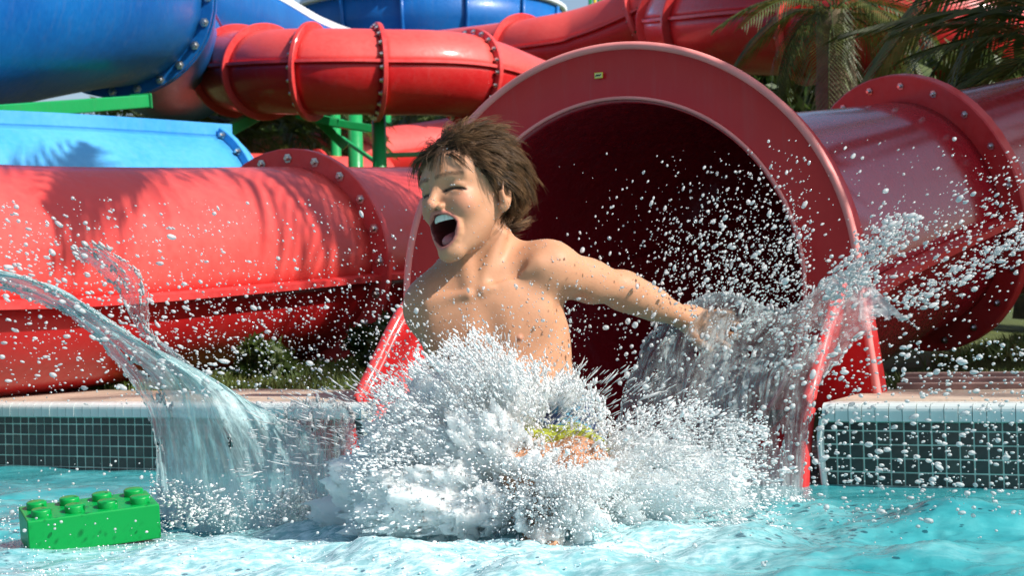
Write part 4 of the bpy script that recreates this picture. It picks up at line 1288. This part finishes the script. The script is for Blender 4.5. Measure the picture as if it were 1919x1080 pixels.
# ------------------------------------------------------------------ splash: thin sheets of water
def sheet_material(name, density, tintc):
    mt, nt, b = nodes(name)
    uv = N(nt, 'ShaderNodeUVMap', uv_map='flow')
    mp = N(nt, 'ShaderNodeMapping'); mp.inputs['Scale'].default_value = (17, 4.5, 1); nt.links.new(uv.outputs[0], mp.inputs[0])
    st = noise_node(nt, 1.0, 6, .68, vec=mp.outputs[0]); st.inputs['Distortion'].default_value = .9
    mp2 = N(nt, 'ShaderNodeMapping'); mp2.inputs['Scale'].default_value = (48, 24, 1); nt.links.new(uv.outputs[0], mp2.inputs[0])
    sp_ = noise_node(nt, 1.0, 5, .75, vec=mp2.outputs[0])
    cmb = N(nt, 'ShaderNodeMix', data_type='FLOAT'); cmb.inputs[0].default_value = .38
    nt.links.new(st.outputs[0], cmb.inputs[2]); nt.links.new(sp_.outputs[0], cmb.inputs[3])
    wf = ramp(nt, cmb.outputs[0], [(.40, (0, 0, 0)), (.50, (.16,) * 3), (.62, (1, 1, 1))])
    # clear film: mostly see-through with refraction and gloss
    tr = N(nt, 'ShaderNodeBsdfTransparent'); tr.inputs[0].default_value = (.93, .985, .99, 1)
    gl = N(nt, 'ShaderNodeBsdfGlass'); gl.inputs['IOR'].default_value = 1.33; gl.inputs['Roughness'].default_value = .03; gl.inputs[0].default_value = (.93, .98, .99, 1)
    bn = N(nt, 'ShaderNodeBump'); bn.inputs['Strength'].default_value = .9; bn.inputs['Distance'].default_value = .012
    nt.links.new(cmb.outputs[0], bn.inputs['Height']); nt.links.new(bn.outputs[0], gl.inputs['Normal'])
    m1 = N(nt, 'ShaderNodeMixShader'); m1.inputs[0].default_value = .30; nt.links.new(tr.outputs[0], m1.inputs[1]); nt.links.new(gl.outputs[0], m1.inputs[2])
    # milky, aerated streaks
    df = N(nt, 'ShaderNodeBsdfDiffuse'); df.inputs[0].default_value = tintc; nt.links.new(bn.outputs[0], df.inputs['Normal'])
    tl = N(nt, 'ShaderNodeBsdfTranslucent'); tl.inputs[0].default_value = tintc
    gs = N(nt, 'ShaderNodeBsdfGlossy'); gs.inputs['Roughness'].default_value = .12; nt.links.new(bn.outputs[0], gs.inputs['Normal'])
    m2 = N(nt, 'ShaderNodeMixShader'); m2.inputs[0].default_value = .55; nt.links.new(df.outputs[0], m2.inputs[1]); nt.links.new(tl.outputs[0], m2.inputs[2])
    m3 = N(nt, 'ShaderNodeMixShader'); m3.inputs[0].default_value = .12; nt.links.new(m2.outputs[0], m3.inputs[1]); nt.links.new(gs.outputs[0], m3.inputs[2])
    at = N(nt, 'ShaderNodeAttribute', attribute_name='milk')
    am = N(nt, 'ShaderNodeMath', operation='MULTIPLY_ADD', use_clamp=True); nt.links.new(wf.outputs[0], am.inputs[0]); am.inputs[1].default_value = density; nt.links.new(at.outputs['Fac'], am.inputs[2])
    m4 = N(nt, 'ShaderNodeMixShader'); nt.links.new(am.outputs[0], m4.inputs[0]); nt.links.new(m1.outputs[0], m4.inputs[1]); nt.links.new(m3.outputs[0], m4.inputs[2])
    # torn edges
    ed = N(nt, 'ShaderNodeAttribute', attribute_name='hole')
    tr2 = N(nt, 'ShaderNodeBsdfTransparent')
    gt = N(nt, 'ShaderNodeMath', operation='GREATER_THAN'); nt.links.new(ed.outputs['Fac'], gt.inputs[0]); gt.inputs[1].default_value = .5
    m5 = N(nt, 'ShaderNodeMixShader'); nt.links.new(gt.outputs[0], m5.inputs[0]); nt.links.new(m4.outputs[0], m5.inputs[1]); nt.links.new(tr2.outputs[0], m5.inputs[2])
    nt.links.new(m5.outputs[0], nt.nodes['Material Output'].inputs[0])
    return mt
M['film_l'] = sheet_material('water_film_milky', .70, (.66, .93, .95, 1))
M['film_r'] = sheet_material('water_film_clear', .40, (.84, .95, .97, 1))
def drop_material(name, clear, through=.5):
    """small drops: part clear glassy water, part bright aerated water that passes light on"""
    mt, nt, b = nodes(name)
    df = N(nt, 'ShaderNodeBsdfDiffuse'); df.inputs[0].default_value = (.965, .985, .99, 1)
    tl = N(nt, 'ShaderNodeBsdfTranslucent'); tl.inputs[0].default_value = (.965, .985, .99, 1)
    m1 = N(nt, 'ShaderNodeMixShader'); m1.inputs[0].default_value = through; nt.links.new(df.outputs[0], m1.inputs[1]); nt.links.new(tl.outputs[0], m1.inputs[2])
    gl = N(nt, 'ShaderNodeBsdfGlass'); gl.inputs['IOR'].default_value = 1.33; gl.inputs['Roughness'].default_value = .02
    tr = N(nt, 'ShaderNodeBsdfTransparent')
    m2 = N(nt, 'ShaderNodeMixShader'); m2.inputs[0].default_value = .5; nt.links.new(tr.outputs[0], m2.inputs[1]); nt.links.new(gl.outputs[0], m2.inputs[2])
    m3 = N(nt, 'ShaderNodeMixShader'); m3.inputs[0].default_value = clear; nt.links.new(m1.outputs[0], m3.inputs[1]); nt.links.new(m2.outputs[0], m3.inputs[2])
    gs = N(nt, 'ShaderNodeBsdfGlossy'); gs.inputs['Roughness'].default_value = .08
    fr = N(nt, 'ShaderNodeFresnel'); fr.inputs[0].default_value = 1.33
    m4 = N(nt, 'ShaderNodeMixShader'); nt.links.new(fr.outputs[0], m4.inputs[0]); nt.links.new(m3.outputs[0], m4.inputs[1]); nt.links.new(gs.outputs[0], m4.inputs[2])
    nt.links.new(m4.outputs[0], nt.nodes['Material Output'].inputs[0])
    return mt
mdr = drop_material('water_drop', .48, .35)
M['froth'] = drop_material('froth_drop', .02, .22)
M['drop'] = mdr
mfo, nt, b = nodes('white_water')
nfo = noise_node(nt, 70, 5, .7)
rp = ramp(nt, nfo.outputs[0], [(.3, (.82, .93, .95)), (.55, (.93, .97, .98)), (.8, (.97, .985, .99))])
tl = N(nt, 'ShaderNodeBsdfTranslucent'); nt.links.new(rp.outputs[0], tl.inputs[0]); nt.links.new(rp.outputs[0], b.inputs['Base Color']); b.inputs['Roughness'].default_value = .4; b.inputs['Subsurface Weight'].default_value = .9; b.inputs['Subsurface Radius'].default_value = (.05, .055, .06); b.inputs['Subsurface Scale'].default_value = 1.0
bump(nt, b, nfo.outputs[0], .5, .006)
ms = N(nt, 'ShaderNodeMixShader'); ms.inputs[0].default_value = .35; nt.links.new(b.outputs[0], ms.inputs[1]); nt.links.new(tl.outputs[0], ms.inputs[2])
nh = noise_node(nt, 95, 4, .7); gt = N(nt, 'ShaderNodeMath', operation='GREATER_THAN'); nt.links.new(nh.outputs[0], gt.inputs[0]); gt.inputs[1].default_value = .64
tr = N(nt, 'ShaderNodeBsdfTransparent'); m6 = N(nt, 'ShaderNodeMixShader'); nt.links.new(gt.outputs[0], m6.inputs[0]); nt.links.new(ms.outputs[0], m6.inputs[1]); nt.links.new(tr.outputs[0], m6.inputs[2])
nt.links.new(m6.outputs[0], nt.nodes['Material Output'].inputs[0])
M['white'] = mfo

ICO = {}
def ico(sub):
    if sub not in ICO:
        bm = bmesh.new(); bmesh.ops.create_icosphere(bm, subdivisions=sub, radius=1)
        ICO[sub] = (np.array([v.co for v in bm.verts]), np.array([[v.index for v in f.verts] for f in bm.faces])); bm.free()
    return ICO[sub]
def drops_mesh(c, r_, dirs, stretch, sub=1, jitter=.0, seed=0):
    """ellipsoids at c (N,3), radius r_, drawn out along dirs"""
    g = np.random.default_rng(seed)
    v, f = ico(sub); n = len(c)
    d = dirs / (np.linalg.norm(dirs, axis=1)[:, None] + 1e-9)
    a = np.cross(d, np.array([.3, .9, .2])); a /= np.linalg.norm(a, axis=1)[:, None] + 1e-9; b_ = np.cross(d, a)
    st = np.asarray(stretch)[:, None, None] if np.ndim(stretch) else stretch
    vv = v[None, :, :]
    if jitter: vv = vv * (1 + jitter * g.normal(size=(n, len(v), 1)))
    W = c[:, None, :] + r_[:, None, None] * (vv[..., 0:1] * d[:, None, :] * st + vv[..., 1:2] * a[:, None, :] + vv[..., 2:3] * b_[:, None, :])
    FF = (f[None] + (np.arange(n) * len(v))[:, None, None]).reshape(-1, 3)
    return W.reshape(-1, 3), FF
def Pn(px, py, Y):
    d = np.array(_f)[None] + np.array(_r)[None] * ((px - 959.5) / FPX)[:, None] + np.array(_u)[None] * ((540 - py) / FPX)[:, None]
    return np.array(CAM)[None] + d * (Y / d[:, 1])[:, None]

def water_sheet(rows, label, mat, ns=130, nt_=170, seed=0, bulge=.02, tear=.5, milk_top=.25, base_milk=.09):
    root = empty('water_sheet', tuple(P(rows[0][0][0], rows[0][0][1], rows[0][0][2]))); tag(root, label, 'splash')
    R_ = [spline(r_, ns) for r_ in rows]
    A = np.stack(R_, 1)                                            # ns, rows, 3
    Gd = np.stack([spline(A[i], nt_) for i in range(ns)], 0)       # ns, nt, 3 (px, py, Y)
    S_, T_ = np.meshgrid(np.linspace(0, 1, ns), np.linspace(0, 1, nt_), indexing='ij')
    pts = Pn(Gd[..., 0].ravel(), Gd[..., 1].ravel(), Gd[..., 2].ravel())
    uvw = np.c_[S_.ravel(), T_.ravel()]
    n1 = fbm(np.c_[uvw[:, 0] * 9, uvw[:, 1] * 2.5], 4, seed + 1); n2 = fbm(np.c_[uvw[:, 0] * 26, uvw[:, 1] * 9], 3, seed + 2)
    pts[:, 1] += bulge * n1 + .35 * bulge * n2
    pts[:, 2] += .3 * bulge * n2; pts[:, 0] += .3 * bulge * n1
    idx = np.arange(ns * nt_).reshape(ns, nt_)
    F = np.stack([idx[:-1, :-1], idx[1:, :-1], idx[1:, 1:], idx[:-1, 1:]], -1).reshape(-1, 4)
    # ragged outline: cut faces near the free edges by noise
    e = np.minimum.reduce([uvw[:, 0] * 3.0, (1 - uvw[:, 0]) * 3.0, (1 - uvw[:, 1]) * 4.0 + .0])
    hole = (e < .16 * (.6 + tear * fbm(np.c_[uvw[:, 0] * 14, uvw[:, 1] * 16], 4, seed + 5)) * (1.2 * uvw[:, 1] + .15)) * 1.0
    hole = np.maximum(hole, (fbm(np.c_[uvw[:, 0] * 17, uvw[:, 1] * 11], 4, seed + 7) > .62 - .16 * uvw[:, 1]) * 1.0)
    keep = hole[F].max(1) < .5
    o = obj('film', pts, F[keep], M[mat], root)
    milk = np.clip(base_milk + milk_top * sm(uvw[:, 1], .7, 1.0) + .45 * (1 - sm(uvw[:, 1], .0, .22)) + .22 * n1, 0, 1)
    a1 = o.data.attributes.new('milk', 'FLOAT', 'POINT'); a1.data.foreach_set('value', milk.astype(np.float32))
    a2 = o.data.attributes.new('hole', 'FLOAT', 'POINT'); a2.data.foreach_set('value', np.zeros(len(pts), np.float32))
    ul = o.data.uv_layers.new(name='flow')
    li = np.empty(len(o.data.loops), np.int32); o.data.loops.foreach_get('vertex_index', li)
    ul.data.foreach_set('uv', uvw[li].astype(np.float32).ravel())
    # beaded rim along the cut outline
    cnt = np.bincount(F[keep].ravel(), minlength=len(pts))
    bv = np.where((cnt > 0) & (cnt < 4) & (uvw[:, 1] > .06))[0]
    g = np.random.default_rng(seed)
    bv = bv[g.random(len(bv)) < .6]
    c = pts[bv] + g.normal(size=(len(bv), 3)) * .0016
    r_ = .0013 * np.exp(g.normal(size=len(bv)) * .5)
    nxt = pts[np.minimum(bv + 1, len(pts) - 1)] - pts[bv]
    Vd, Fd = drops_mesh(c, r_, nxt, 1.4 + 2.4 * g.random(len(bv)), 1, .12, seed)
    rb = obj('beaded_rim', Vd, Fd, M['drop'], root); rb['kind'] = 'stuff'
    return root, pts, uvw

_, LP, LU = water_sheet([
    [(286, 985, 3.42), (335, 1000, 3.34), (420, 1008, 3.26), (520, 1004, 3.26), (610, 990, 3.30), (668, 970, 3.36)],
    [(288, 822, 3.31), (315, 815, 3.24), (385, 815, 3.19), (460, 815, 3.19), (530, 812, 3.22), (590, 815, 3.26)],
    [(246, 728, 3.24), (285, 712, 3.22), (335, 705, 3.19), (395, 722, 3.19), (455, 748, 3.22), (515, 790, 3.24)],
    [(150, 612, 3.14), (172, 608, 3.14), (200, 612, 3.14), (232, 622, 3.14), (262, 638, 3.16), (292, 660, 3.17)],
    [(50, 560, 3.06), (60, 548, 3.06), (72, 538, 3.06), (86, 536, 3.06), (100, 540, 3.06), (114, 548, 3.06)],
    [(-70, 540, 2.95), (-66, 525, 2.95), (-62, 512, 2.95), (-58, 505, 2.95), (-52, 498, 2.95), (-46, 494, 2.95)]],
    'long arching tongue of splash water flung over the green toy brick', 'film_l', seed=3, bulge=.022, tear=.9, base_milk=.34)
water_sheet([
    [(360, 735, 3.24), (400, 748, 3.24), (445, 775, 3.24), (500, 808, 3.25)],
    [(292, 660, 3.22), (312, 660, 3.22), (345, 675, 3.22), (385, 705, 3.23)],
    [(255, 612, 3.19), (264, 612, 3.19), (274, 616, 3.19), (290, 628, 3.20)],
    [(205, 535, 3.17), (220, 520, 3.17), (243, 520, 3.17), (268, 522, 3.17)],
    [(120, 470, 3.14), (140, 452, 3.14), (165, 450, 3.14), (200, 460, 3.14)]],
    'torn strand of splash water in front of the frond shadows', 'film_r', 60, 110, seed=9, bulge=.012, tear=1.4)
_, RP_, RU = water_sheet([
    [(1125, 1005, 3.29), (1220, 1008, 3.24), (1310, 1008, 3.22), (1395, 1006, 3.22), (1465, 1000, 3.26), (1500, 985, 3.32)],
    [(1150, 785, 3.31), (1225, 775, 3.25), (1310, 765, 3.23), (1390, 752, 3.23), (1460, 742, 3.25), (1528, 765, 3.30)],
    [(1188, 672, 3.38), (1255, 645, 3.34), (1335, 640, 3.30), (1420, 648, 3.30), (1505, 640, 3.30), (1578, 684, 3.32)],
    [(1215, 622, 3.43), (1290, 582, 3.40), (1370, 572, 3.36), (1465, 594, 3.35), (1560, 560, 3.34), (1650, 645, 3.34)],
    [(1238, 592, 3.46), (1300, 560, 3.43), (1375, 545, 3.40), (1470, 578, 3.36), (1600, 505, 3.35), (1742, 628, 3.34)]],
    'wide glassy fan of splash water curling up before the outstretched arm', 'film_r', 170, 170, seed=14, bulge=.020, tear=.9, milk_top=.3)
water_sheet([
    [(520, 1000, 3.22), (570, 1000, 3.2), (620, 1000, 3.2), (670, 990, 3.22)],
    [(525, 820, 3.19), (575, 800, 3.17), (625, 800, 3.17), (668, 810, 3.19)],
    [(515, 770, 3.20), (570, 745, 3.18), (630, 752, 3.18), (665, 775, 3.20)]],
    'small ragged crown of splash water by the edge of the red chute', 'film_r', 80, 60, seed=22, bulge=.02, tear=2.2)

# ------------------------------------------------------------------ white water round the hips
ORG0 = np.array(P(985, 960, 3.02), np.float32)
def lump_sdf(p):
    p = p.astype(np.float32)
    d = np.full(len(p), 9.0, np.float32)
    for (px, py, Y, r_, sq) in LUMPS:
        c = np.array(P(px, py, Y), np.float32)
        r_ = r_ * .80; d = smin(d, s_ell(p, c, (r_ * sq, r_ * .8, r_)), .03)
    rel = p - ORG0; rl = np.linalg.norm(rel, axis=1, keepdims=True) + 1e-6; u = rel / rl
    ray = np.c_[u[:, 0] * 1.0, u[:, 1], u[:, 2]]
    d = d + .050 * fbm(ray * 9 + rl * 2.0, 3, 101).astype(np.float32) + .030 * fbm(np.c_[ray * 30][:, :3] + rl * 5, 3, 111, .65).astype(np.float32) + .008 * fbm(p * 90, 2, 121).astype(np.float32)
    return d * .45
LUMPS = [(690, 925, 2.98, .060, 1.3), (745, 865, 2.98, .072, 1.2), (800, 805, 3.00, .074, 1.1), (850, 748, 3.02, .062, 1.0), (905, 735, 3.02, .058, 1.0), (880, 850, 2.94, .088, 1.3),
         (960, 760, 3.0, .046, 1.0), (955, 860, 2.92, .050, 1.1), (790, 940, 2.90, .07, 1.8), (900, 950, 2.88, .055, 1.6), (1165, 890, 2.98, .052, 1.1), (1215, 860, 3.02, .058, 1.1), (1275, 880, 3.0, .058, 1.2), (1210, 940, 2.96, .055, 1.8), (1055, 738, 3.05, .026, 1.3), (1330, 905, 3.0, .042, 1.4), (1060, 985, 2.80, .040, 1.8), (1065, 925, 2.84, .040, 1.3), (1010, 890, 2.88, .034, 1.0), (1125, 900, 2.90, .042, 1.0), (640, 960, 3.1, .040, 1.4)]
Vl, Fl = sparse_mesh(lump_sdf, (-.66, 2.66, -.10), (.44, 3.3, .40), .0044, margin=2.4)
wv = obj('white_water', Vl, Fl, M['white']); tag(wv, 'churning white foam thrown up round the hips of the child', 'foam', kind='stuff')

# ------------------------------------------------------------------ spray
g = np.random.default_rng(77)
ORG = np.array(P(1010, 860, 3.05))
def top_line(px): return np.interp(px, [640, 680, 720, 790, 840, 880, 915, 950, 985, 1030, 1085, 1120, 1150, 1200, 1300, 1420, 1500], [860, 770, 725, 690, 660, 652, 655, 684, 690, 700, 715, 735, 800, 790, 760, 800, 860])
def spray(n, x0, x1, y0, y1, Y0, Y1, med, sig, dens=None, stretch=(1.0, 1.6), rmax=.0052):
    px = g.uniform(x0, x1, n); py = g.uniform(y0, y1, n)
    if dens is not None:
        k = g.random(n) < dens(px, py); px, py = px[k], py[k]
    Y = g.uniform(Y0, Y1, len(px)); c = Pn(px, py, Y)
    r_ = np.minimum(med * np.exp(g.normal(size=len(px)) * sig), rmax)
    d = c - ORG + g.normal(size=c.shape) * .15
    return c, r_, d, g.uniform(*stretch, len(px))
sets = []
cl = lambda q: np.clip(q, 0, 1)
# over the dark shade on the left
sets.append(spray(6500, 0, 790, 370, 760, 2.62, 3.72, 0.00121, .5, lambda x, y: cl(.15 + .85 * np.exp(-((x - 520) / 260) ** 2 - ((y - 640) / 120) ** 2)), (1, 2.0)))
sets.append(spray(1125, 0, 420, 380, 740, 2.62, 3.32, 0.00168, .5, lambda x, y: cl(.2 + .8 * np.exp(-(((y - 470 - .55 * x)) / 90) ** 2)), (1, 2.6)))
# before the dark mouth and the tube on the right
sets.append(spray(6500, 1040, 1520, 280, 640, 2.92, 3.92, 0.00142, .5, lambda x, y: cl(np.exp(-((x - 1420) / 210) ** 2 - ((y - 520) / 150) ** 2)), (1.2, 2.2)))
sets.append(spray(3900, 1440, 1919, 260, 740, 2.72, 3.72, 0.00147, .5, lambda x, y: cl(.12 + .9 * np.exp(-(((y - 560 + .55 * (x - 1560))) / 75) ** 2)), (1.2, 2.3)))
sets.append(spray(525, 1150, 1560, 580, 900, 2.82, 3.22, 0.00200, .55, None, (1, 1.4), .006))
sets.append(spray(875, 1520, 1919, 640, 980, 2.62, 3.32, 0.00189, .55, None, (1, 2.0), .0055))
# plume breaking off the fan
sets.append(spray(2600, 1540, 1720, 400, 560, 2.97, 3.17, 0.00178, .5, lambda x, y: np.exp(-(((y - 480 + 1.1 * (x - 1630))) / 38) ** 2), (1.2, 2.5)))
sets.append(spray(1500, 1680, 1919, 420, 580, 2.97, 3.17, 0.00178, .5, lambda x, y: np.exp(-(((y - 520 + .55 * (x - 1790))) / 26) ** 2), (1.2, 2.5)))
# in front of the chest
sets.append(spray(1375, 690, 1100, 520, 720, 2.77, 3.07, 0.00116, .5, lambda x, y: cl((y - 480) / 240), (1.2, 2.4), .004))
sets.append(spray(625, 0, 1919, 860, 1060, 2.52, 3.22, 0.00136, .5, None, (1, 1.3), .005))
for q_ in sets: q_[1][:] *= .86
c, r_, d, st_ = (np.concatenate([s[k] for s in sets]) for k in range(4))
big = r_ > .0014
Va, Fa = drops_mesh(c[big], r_[big], d[big], st_[big], 2, .07, 1)
Vb, Fb = drops_mesh(c[~big], r_[~big], d[~big], st_[~big], 1, .12, 2)
so_ = obj('spray', np.concatenate([Va, Vb]), np.concatenate([Fa, Fb + len(Va)]), M['drop'])
tag(so_, 'bright drops of water flying through the air around the child', 'spray', kind='stuff')

# fine froth shell over the white water and along the fan's foot
n = 120000
px = g.uniform(640, 1500, n); tl_ = top_line(px) + 26 + 34 * fbm(np.c_[px / 26, px * 0], 3, 33) + 12 * g.normal(size=n)
py = tl_ - 34 + (1000 - tl_ + 34) * g.random(n) ** 1.2
den = cl(.32 + .9 * np.exp(-((py - tl_ - 60) / 120) ** 2)) * np.where(px > 1135, .38, 1.0)
den *= 1 - .6 * np.exp(-((px - 1065) / 60) ** 2 - ((py - 835) / 50) ** 2)
den = np.maximum(den, .42 * np.exp(-((px - 1060) / 90) ** 2 - ((py - 930) / 60) ** 2))
den *= 1 - .75 * sm(-px, -760, -660) * (py < 800)
den *= cl(.55 + .9 * fbm(np.c_[px / 55, py / 45], 3, 5))
den *= sm(1500 - px, 0, 130) * sm(px, 640, 700)
k = g.random(n) < den; px, py = px[k], py[k]
Y = 2.84 + .24 * g.random(len(px)) ** .7 - .05 * (py > 860) * g.random(len(px))
px = np.r_[px, g.normal(1050, 55, 5500)]; py = np.r_[py, g.normal(930, 42, 5500)]; Y = np.r_[Y, g.uniform(2.74, 2.86, 5500)]
c = Pn(px, py, Y); d = c - ORG + np.array([-.05, 0, .05]) + g.normal(size=c.shape) * .06
r_ = np.minimum(.00095 * np.exp(g.normal(size=len(px)) * .5), .005)
Vc, Fc = drops_mesh(c, r_, d, 1 + 3.4 * g.random(len(px)) ** 2, 1, .15, 3)
fr_o = obj('froth', Vc, Fc, M['froth']); tag(fr_o, 'fine bubbling froth spilling over the foam at the front of the child', 'froth', kind='stuff')
# thin ligaments of water shot out of the white water
n = 2600
th = g.uniform(.05, 3.09, n) ; rad_ = .10 + .26 * g.random(n) ** .8
dr0 = np.c_[np.cos(th) * 1.25, g.uniform(-.5, .25, n), np.sin(th)]
c = np.array(P(930, 900, 3.0)) + dr0 * rad_[:, None]
c[:, 2] = np.maximum(c[:, 2], .01)
ok = (c[:, 1] < 3.08) & ~((c[:, 0] > .02) & (c[:, 2] > .30)) & (c[:, 2] < .36 - .25 * np.abs(c[:, 0] + .02)); c, dr1 = c[ok], dr0[ok] + g.normal(size=(ok.sum(), 3)) * .15
Vc, Fc = drops_mesh(c, .0008 * np.exp(g.normal(size=len(c)) * .35), dr1, 5 + 13 * g.random(len(c)) ** 2, 1, .10, 17)
lg = obj('water_threads', Vc, Fc, M['drop']); tag(lg, 'thin threads of water shooting outwards from the foam round the child', 'spray', kind='stuff')
n = 9000
px = np.r_[g.uniform(280, 690, n), g.uniform(1120, 1520, n // 2)]; py = np.r_[g.normal(955, 26, n), g.normal(965, 22, n // 2)]
k = g.random(len(px)) < cl(.45 + .9 * fbm(np.c_[px / 40, py / 40], 3, 15)); px, py = px[k], py[k]
Yf = np.where(px < 900, 3.18, 3.14) + .12 * g.random(len(px)); c = Pn(px, py, Yf); c = c[c[:, 2] > -.01]
Vc, Fc = drops_mesh(c, np.minimum(.0010 * np.exp(g.normal(size=len(c)) * .55), .005), c - ORG + g.normal(size=c.shape) * .2, 1 + 2 * g.random(len(c)), 1, .15, 13)
ff = obj('froth', Vc, Fc, M['froth']); tag(ff, 'band of froth where the flung sheets leave the water', 'froth', kind='stuff')
# bubbles along the waterline of the brick and on the foamy surface
n = 9000
px = g.uniform(0, 1250, n); py = g.uniform(930, 1080, n)
k = g.random(n) < cl(.10 + .8 * np.exp(-((py - 1000) / 26) ** 2) * (px < 330) + .35 * (fbm(np.c_[px / 90, py / 24], 3, 8) > .12)); px, py = px[k], py[k]
x_ = []; 
dr_ = Pn(px, py, np.full(len(px), 1.0)) - np.array(CAM)[None]
tt_ = (0.004 - CAM.z) / dr_[:, 2]
c = np.array(CAM)[None] + dr_ * tt_[:, None]
ok = (c[:, 1] > 1.8) & (c[:, 1] < 3.8); c = c[ok]
from mathutils.bvhtree import BVHTree
ix = np.clip(np.searchsorted(xs, c[:, 0]), 0, len(xs) - 1); iy = np.clip(np.searchsorted(ys, c[:, 1]), 0, len(ys) - 1)
c[:, 2] = zz.reshape(XX.shape)[ix, iy] + .0006
r_ = np.minimum(.0010 * np.exp(g.normal(size=len(c)) * .45), .004)
Vc, Fc = drops_mesh(c, r_, np.tile([1.0, 0, 0], (len(c), 1)), 1.2, 1, .1, 4)
bo = obj('bubbles', Vc, Fc, M['froth']); tag(bo, 'small bubbles floating on the foamy pool surface', 'bubbles', kind='stuff')

# drops standing on the wet skin
Vp = place(V_SKIN); 
sel = g.choice(np.where((V_SKIN[:, 2] > .22))[0], 2600)
cc_ = Vp[sel]; nn_ = NS_SKIN[sel]
fc = nn_[:, 1] < .2; cc_, nn_ = cc_[fc], nn_[fc]
mouth = np.linalg.norm(cc_ - place(from_head([(0, -.075, -.064)])[0]), axis=1) > .045
cc_, nn_ = cc_[mouth], nn_[mouth]
r_ = np.minimum(.00085 * np.exp(g.normal(size=len(cc_)) * .4), .0022)
Vc, Fc = drops_mesh(cc_, r_, np.cross(nn_, [0.3, .1, .9]), 1.3, 1, .08, 6)
ob_ = obj('skin_drops', Vc, Fc, M['drop'], person); ob_['kind'] = 'stuff'
